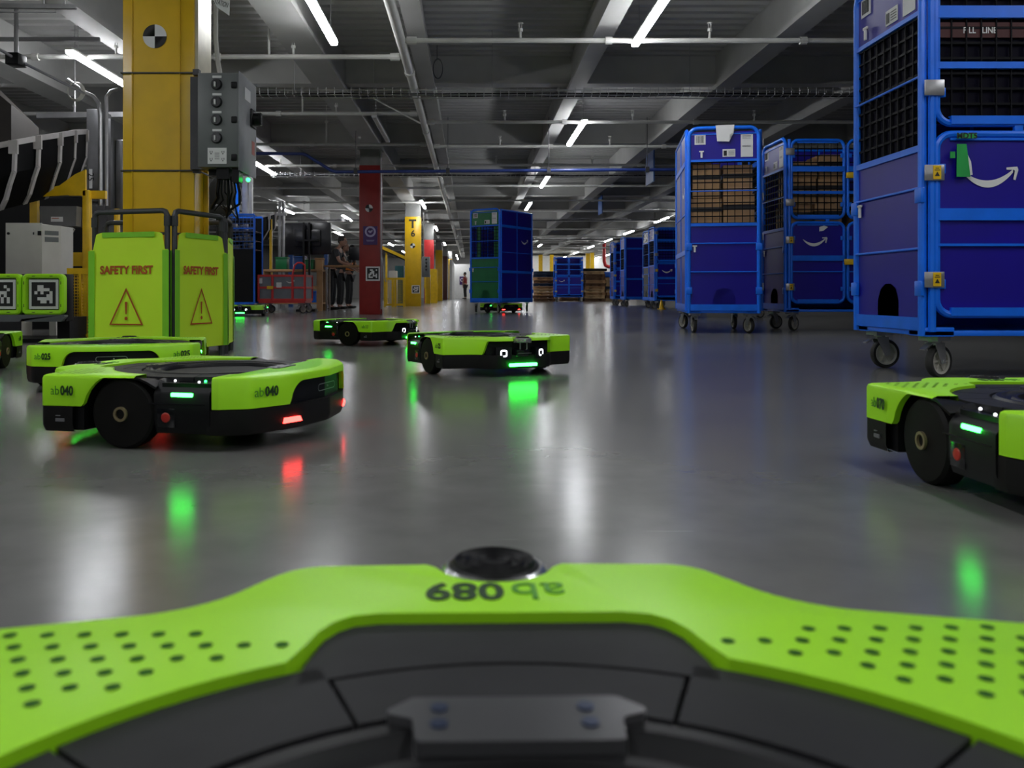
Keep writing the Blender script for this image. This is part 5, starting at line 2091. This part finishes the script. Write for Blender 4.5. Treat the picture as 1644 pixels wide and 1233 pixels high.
def person(x, y, face, H, label, shirt, trousers, vest=None, bend=0.0, reach=0.35, z=0, arms=True, hair=M_HAIR):
    """face: heading angle in degrees (direction looked at)"""
    t = thing('person', label, 'person', (x, y, z), R(face - 90))
    s = H / 1.75
    lean = bend

    def sp(zz, dy=0.0):     # torso point with a forward lean about the hips
        h0 = 0.95
        u = max(0, zz - h0)
        return (0, dy + math.sin(lean) * u, h0 + math.cos(lean) * u if zz > h0 else zz)

    def V3(a):
        return (a[0] * s, a[1] * s, a[2] * s)
    N, E = [], []

    def add(p, r, par=None):
        N.append((V3(p), r * s))
        if par is not None:
            E.append((par, len(N) - 1))
        return len(N) - 1
    pel = add((0, 0, 0.95), 0.13)
    w1 = add(sp(1.12), 0.115, pel)
    ch = add(sp(1.30), 0.135, w1)
    sh = add(sp(1.43), 0.09, ch)
    nk = add(sp(1.50, 0.01), 0.05, sh)
    hd0 = add(sp(1.58, 0.02), 0.06, nk)
    hand_roots = []
    for sx in (-1, 1):
        hip = add((sx * 0.09, 0, 0.88), 0.085, pel)
        kn = add((sx * 0.10, 0.02, 0.49), 0.055, hip)
        an = add((sx * 0.11, -0.02, 0.09), 0.037, kn)
        ft = add((sx * 0.12, 0.05, 0.04), 0.037, an)
        add((sx * 0.125, 0.14, 0.03), 0.03, ft)
        so = Vector(sp(1.42))
        shd = add((sx * 0.17, so.y, so.z), 0.055, sh)
        el = Vector((sx * 0.23, so.y + 0.10, so.z - 0.26))
        wr = Vector((sx * 0.16, so.y + reach, so.z - 0.36)) if arms else Vector((sx * 0.24, so.y + 0.08, so.z - 0.52))
        e_ = add(el, 0.042, shd)
        w_ = add(wr, 0.026, e_)
        d = (wr - el).normalized()
        pm = add(wr + d * 0.06, 0.034, w_)
        hand_roots.append((wr + d * 0.09, d, sx))
        side = Vector((sx, 0, 0))
        upv = d.cross(side).normalized()
        for k, (o_, L_) in enumerate(((-0.027, 0.065), (-0.009, 0.078), (0.009, 0.075), (0.026, 0.058))):
            f1 = add(wr + d * 0.10 + side * o_, 0.009, pm)
            f2 = add(wr + d * (0.10 + L_ * 0.5) + side * o_ + Vector((0, 0, -0.008)), 0.008, f1)
            add(wr + d * (0.10 + L_) + side * o_ + Vector((0, 0, -0.028)), 0.007, f2)
        t1 = add(wr + d * 0.05 - side * 0.04, 0.010, pm)
        add(wr + d * 0.095 - side * 0.055 + Vector((0, 0, -0.012)), 0.008, t1)
    bmn = skin_bm(N, E, 0, 1)
    # head with face
    b = B()
    b.bm.free()
    b.bm = bmn
    hc = Vector(sp(1.655, 0.035)) * s
    b.sph(hc, 0.1 * s, 0.80, 0.98, 1.18, 18, 14)
    b.sph(hc + Vector((0, 0.098, -0.012)) * s, 0.020 * s, 0.7, 1.0, 1.3, 8, 6)
    b.sph(hc + Vector((0, 0.05, -0.08)) * s, 0.045 * s, 1, 0.9, 0.8, 10, 8)
    b.sph(hc + Vector((0, 0.088, -0.055)) * s, 0.018 * s, 1.5, 0.6, 0.45, 8, 6)
    for sx in (-1, 1):
        b.sph(hc + Vector((sx * 0.08, 0.0, -0.01)) * s, 0.025 * s, 0.4, 0.8, 1.2, 8, 6)
    b.build('body', M_SKIN, t)
    b = B()
    for sx in (-1, 1):
        b.sph(hc + Vector((sx * 0.032, 0.090, 0.012)) * s, 0.010 * s, 1.2, 0.6, 0.6, 8, 6)
    b.build('eyes', M_INK, t)
    b = B()
    b.sph(hc + Vector((0, -0.018, 0.028)) * s, 0.103 * s, 0.86, 1.0, 1.10, 16, 12)
    bmesh.ops.delete(b.bm, geom=[v for v in b.bm.verts if (v.co.z < hc.z - 0.02 * s and v.co.y > hc.y - 0.03 * s) or (v.co.y > hc.y + 0.055 * s and v.co.z < hc.z + 0.06 * s)], context='VERTS')
    b.build('hair', hair, t)
    # shirt
    N2, E2 = [], []

    def add2(p, r, par=None):
        N2.append((V3(p), r * s))
        if par is not None:
            E2.append((par, len(N2) - 1))
        return len(N2) - 1
    a0 = add2((0, 0, 0.93), 0.155)
    a1 = add2(sp(1.12), 0.140, a0)
    a2 = add2(sp(1.30), 0.155, a1)
    a3 = add2(sp(1.44), 0.10, a2)
    for sx in (-1, 1):
        so = Vector(sp(1.42))
        p1 = add2((sx * 0.17, so.y, so.z), 0.072, a3)
        add2((sx * 0.215, so.y + 0.06, so.z - 0.17), 0.062, p1)
    bb = B()
    bb.bm.free()
    bb.bm = skin_bm(N2, E2, 0, 1)
    bb.build('shirt', shirt, t)
    N2, E2 = [], []
    a0 = add2((0, 0, 0.95), 0.145)
    for sx in (-1, 1):
        p1 = add2((sx * 0.095, 0, 0.86), 0.105, a0)
        p2 = add2((sx * 0.10, 0.02, 0.49), 0.078, p1)
        add2((sx * 0.11, -0.015, 0.10), 0.065, p2)
    bb = B()
    bb.bm.free()
    bb.bm = skin_bm(N2, E2, 0, 1)
    bb.build('trousers', trousers, t)
    if vest:
        N2, E2 = [], []
        a0 = add2((0, 0, 1.0), 0.165)
        a1 = add2(sp(1.15), 0.152, a0)
        a2 = add2(sp(1.32), 0.166, a1)
        a3 = add2(sp(1.42), 0.125, a2)
        bb = B()
        bb.bm.free()
        bb.bm = skin_bm(N2, E2, 0, 1)
        bb.build('vest', vest, t)
    for sx in (-1, 1):
        b = B()
        b.sph(Vector((sx * 0.12, 0.06, 0.035)) * s, 0.05 * s, 0.95, 2.6, 0.75, 12, 8)
        b.build('shoe', M_BLACK, t)
    return t


person(X_(532, 20.05), 20.05, -8, 1.74, 'person in a black t-shirt leaning on the high work table, leftmost of three', M_SHIRT, M_SHIRT, bend=0.35)
person(X_(546, 21.0), 21.0, -5, 1.62, 'person in black with yellow harness standing between two others at the table', M_SHIRT, M_SHIRT, bend=0.15, reach=0.3)
person(X_(560, 22.0), 22.0, -10, 1.60, 'person in an orange vest nearest the lit monitor at the table', M_SHIRT, M_SHIRT, vest=M_ORANGE, bend=0.12, reach=0.25)
person(X_(747, 56), 56, 160, 1.72, 'tiny distant person beside the white partition at the end of the aisle', M_REDP, M_SHIRT, arms=False)
# poster on far partition
t = thing('far_poster', 'small purple poster on the white partition beside the distant person', 'poster', (X_(741, 57.9), 57.97, 0))
b = B()
b.bx(-0.14, 0.2, -0.02, 0.0, 0.95, 1.5)
b.build('poster_sheet', M_PURP, t)
b = B()
b.lathe([(0.08, -0.03), (0.12, -0.03), (0.12, -0.022), (0.08, -0.022)], (0.03, 0, 1.27), 20, 'y', True)
b.build('poster_ring', M_WHITE, t)

# yellow fence and equipment beyond red column
t = thing('mesh_fence', 'yellow mesh guard fence between the red column and the T6 column', 'fence', (X_(633, 24.3), 24.3, 0))
b = B()
w0, w1 = X_(618, 24.3) - X_(633, 24.3), X_(649, 24.3) - X_(633, 24.3)
for x in (w0, (w0 + w1) / 2 - 0.05, (w0 + w1) / 2 + 0.02, w1):
    b.bx(x - 0.03, x + 0.03, -0.03, 0.03, 0, 0.83)
for z in (0.06, 0.80):
    b.bx(w0, w1, -0.025, 0.025, z - 0.03, z + 0.03)
b.build('fence_frame', M_YELB, t)
b = B()
net(b, (w0, 0, 0.06), (1, 0, 0), (0, 0, 1), w1 - w0, 0.74, 0.045, 0.01)
b.build('fence_mesh', M_YELB, t, smooth=False)
b = B()
b.bx(X_(624, 25.2), X_(637, 25.2), 25.2, 25.5, 0, 1.05, 0.01)
tag(b.build('white_cabinet', M_LGREY), 'small pale cabinet behind the yellow mesh fence', 'cabinet')
t = thing('belt_conveyor', 'inclined conveyor with yellow side frame far behind the yellow mesh fence', 'conveyor', (X_(632, 30), 30.0, 0))
b = B()
b.bar((-0.4, 0, 1.95), (0.7, 0, 1.45), 0.6, 0.12)
b.build('belt', M_BLACK, t)
b = B()
b.bar((-0.4, -0.32, 1.99), (0.7, -0.32, 1.49), 0.04, 0.10)
b.bx(-0.28, -0.22, -0.1, 0.1, 0, 1.85)
b.bx(0.4, 0.46, -0.1, 0.1, 0, 1.52)
b.build('side_frame', M_YELB, t)
b = B()
b.bx(X_(636, 29), X_(650, 29), 28.5, 29, 0.0, 1.3, 0.01)
tag(b.build('teal_bin', mat('teal', (0.01, 0.09, 0.10), 0.5)), 'dark teal bin behind the yellow mesh fence', 'bin')


# ================================================================== PALLETS at the far end
def pallet_proto():
    t = thing('pallet', 'x', 'pallet')
    b = B()
    for i in range(6):
        x = -0.5 + i * 0.2
        b.bx(-0.46, 0.46, -0.5 + i * 0.18, -0.5 + i * 0.18 + 0.1, 0.118, 0.138)
    for i in range(3):
        b.bx(-0.46, 0.46, -0.5 + i * 0.45, -0.4 + i * 0.45, 0.0, 0.018)
    b.build('deck_boards', M_WOOD, t)
    b = B()
    for yy in (-0.455, -0.02, 0.46):
        b.prism([(-0.46, 0.018), (-0.34, 0.018), (-0.32, 0.09), (-0.12, 0.09), (-0.10, 0.018), (0.10, 0.018), (0.12, 0.09), (0.32, 0.09), (0.34, 0.018), (0.46, 0.018), (0.46, 0.118), (-0.46, 0.118)],
                yy, yy + 0.04, 'xz')
    b.build('stringer', M_WOOD, t)
    return t


M_WOOD2 = mat('dark_wood', (0.16, 0.08, 0.04), 0.7, var=0.2, scale=6)
M_WOOD3 = mat('pale_wood', (0.55, 0.38, 0.20), 0.65, var=0.2, scale=6)
M_WOODB = mat('blue_black_pallet', (0.012, 0.03, 0.07), 0.6)
pp = None
for si, (px, Y, n, nm) in enumerate(((873, 39.9, 10, 'left of the lone blue cart'), (914, 41.2, 2, 'right behind the lone blue cart'), (953, 39.6, 10, 'right of the lone blue cart'),
                                      (986, 40.0, 8, 'farthest right, beside the red pipe'))):
    for k_ in range(n):
        if pp is None:
            pp = pallet_proto()
            t = pp
        else:
            t = dup(pp)
        rr = random.Random(si * 20 + k_)
        t.location = (X_(px, Y) + rr.uniform(-0.03, 0.03), Y + rr.uniform(-0.02, 0.02), k_ * 0.1395)
        t.rotation_euler = (0, 0, R(rr.uniform(-1.5, 1.5)))
        lvl = 'bottom one' if k_ == 0 else ('topmost one' if k_ == n - 1 else '%s one up' % ordinal(k_))
        t['label'] = 'wooden pallet, %s in the stack %s' % (lvl, nm)
        t['group'] = 'stacked wooden pallets at the far end'
        pm = rr.choice((M_WOOD, M_WOOD, M_WOOD2, M_WOOD3, M_WOOD3, M_WOODB))
        for ch_ in [o for o in COL.objects if o.parent == t]:
            ch_.material_slots[0].link = 'OBJECT'
            ch_.material_slots[0].material = pm
b = B()
b.bx(-0.55, 0.55, -0.45, 0.45, 0, 0.12, 0.01)
o = tag(b.build('wrapped_goods', M_BLACK), 'flat black goods lying on the pallet stack right of the lone blue cart', 'goods')
o.location = (X_(953, 39.6), 39.6, 1.396)
b = B()
b.bx(-0.2, 0.2, -0.3, 0.3, 0, 0.26, 0.02)
o = tag(b.build('blue_bin', M_BLUE), 'bright blue bin on the farthest right pallet stack', 'bin')
o.location = (X_(976, 40), 40, 1.118)
# far wall yellow columns
for px, Y, lab in ((868, 60, 'far yellow post at the end wall left of the lone blue cart'), (886, 60, 'far yellow post just left of the lone blue cart'),
                   (944, 58, 'far yellow column just right of the lone blue cart'), (951, 57, 'wider far yellow column before the white end wall')):
    b = B()
    b.bx(X_(px - 3, Y), X_(px + 3, Y), Y, Y + 0.3, 0, ZB)
    tag(b.build('yellow_post', M_YELB), lab, 'column', 'yellow columns at the end wall')
b = B()
b.tube([(X_(970, 50), 50, 3.6), (X_(970, 50), 50, 2.25), (X_(972, 50), 50, 2.0), (X_(977, 50), 50, 1.92), (X_(1010, 50), 50, 1.9)], 0.1, 12)
tag(b.build('red_pipe', M_REDB), 'thick red pipe bending beside the far pallet stacks', 'pipe')
b = B()
b.cyl((0, 0, 0), (0, 0, 0.02), 0.10, 16)
b.tube([(0, 0, 0.02), (0, 0, 0.22)], [0.06, 0.02], 14)
o = tag(b.build('caution_cone', M_YELB), 'small yellow floor cone under the carts of the right row', 'cone')
o.location = (X_(1062, 20.6), 20.6, 0)
b = B()
b.bx(X_(868, 60.5) - 1, X_(985, 60.5) + 8, 62, 62.1, 0, ZB)
struct(b.build('wall_end_panel', M_WHITEWALL, smooth=False))
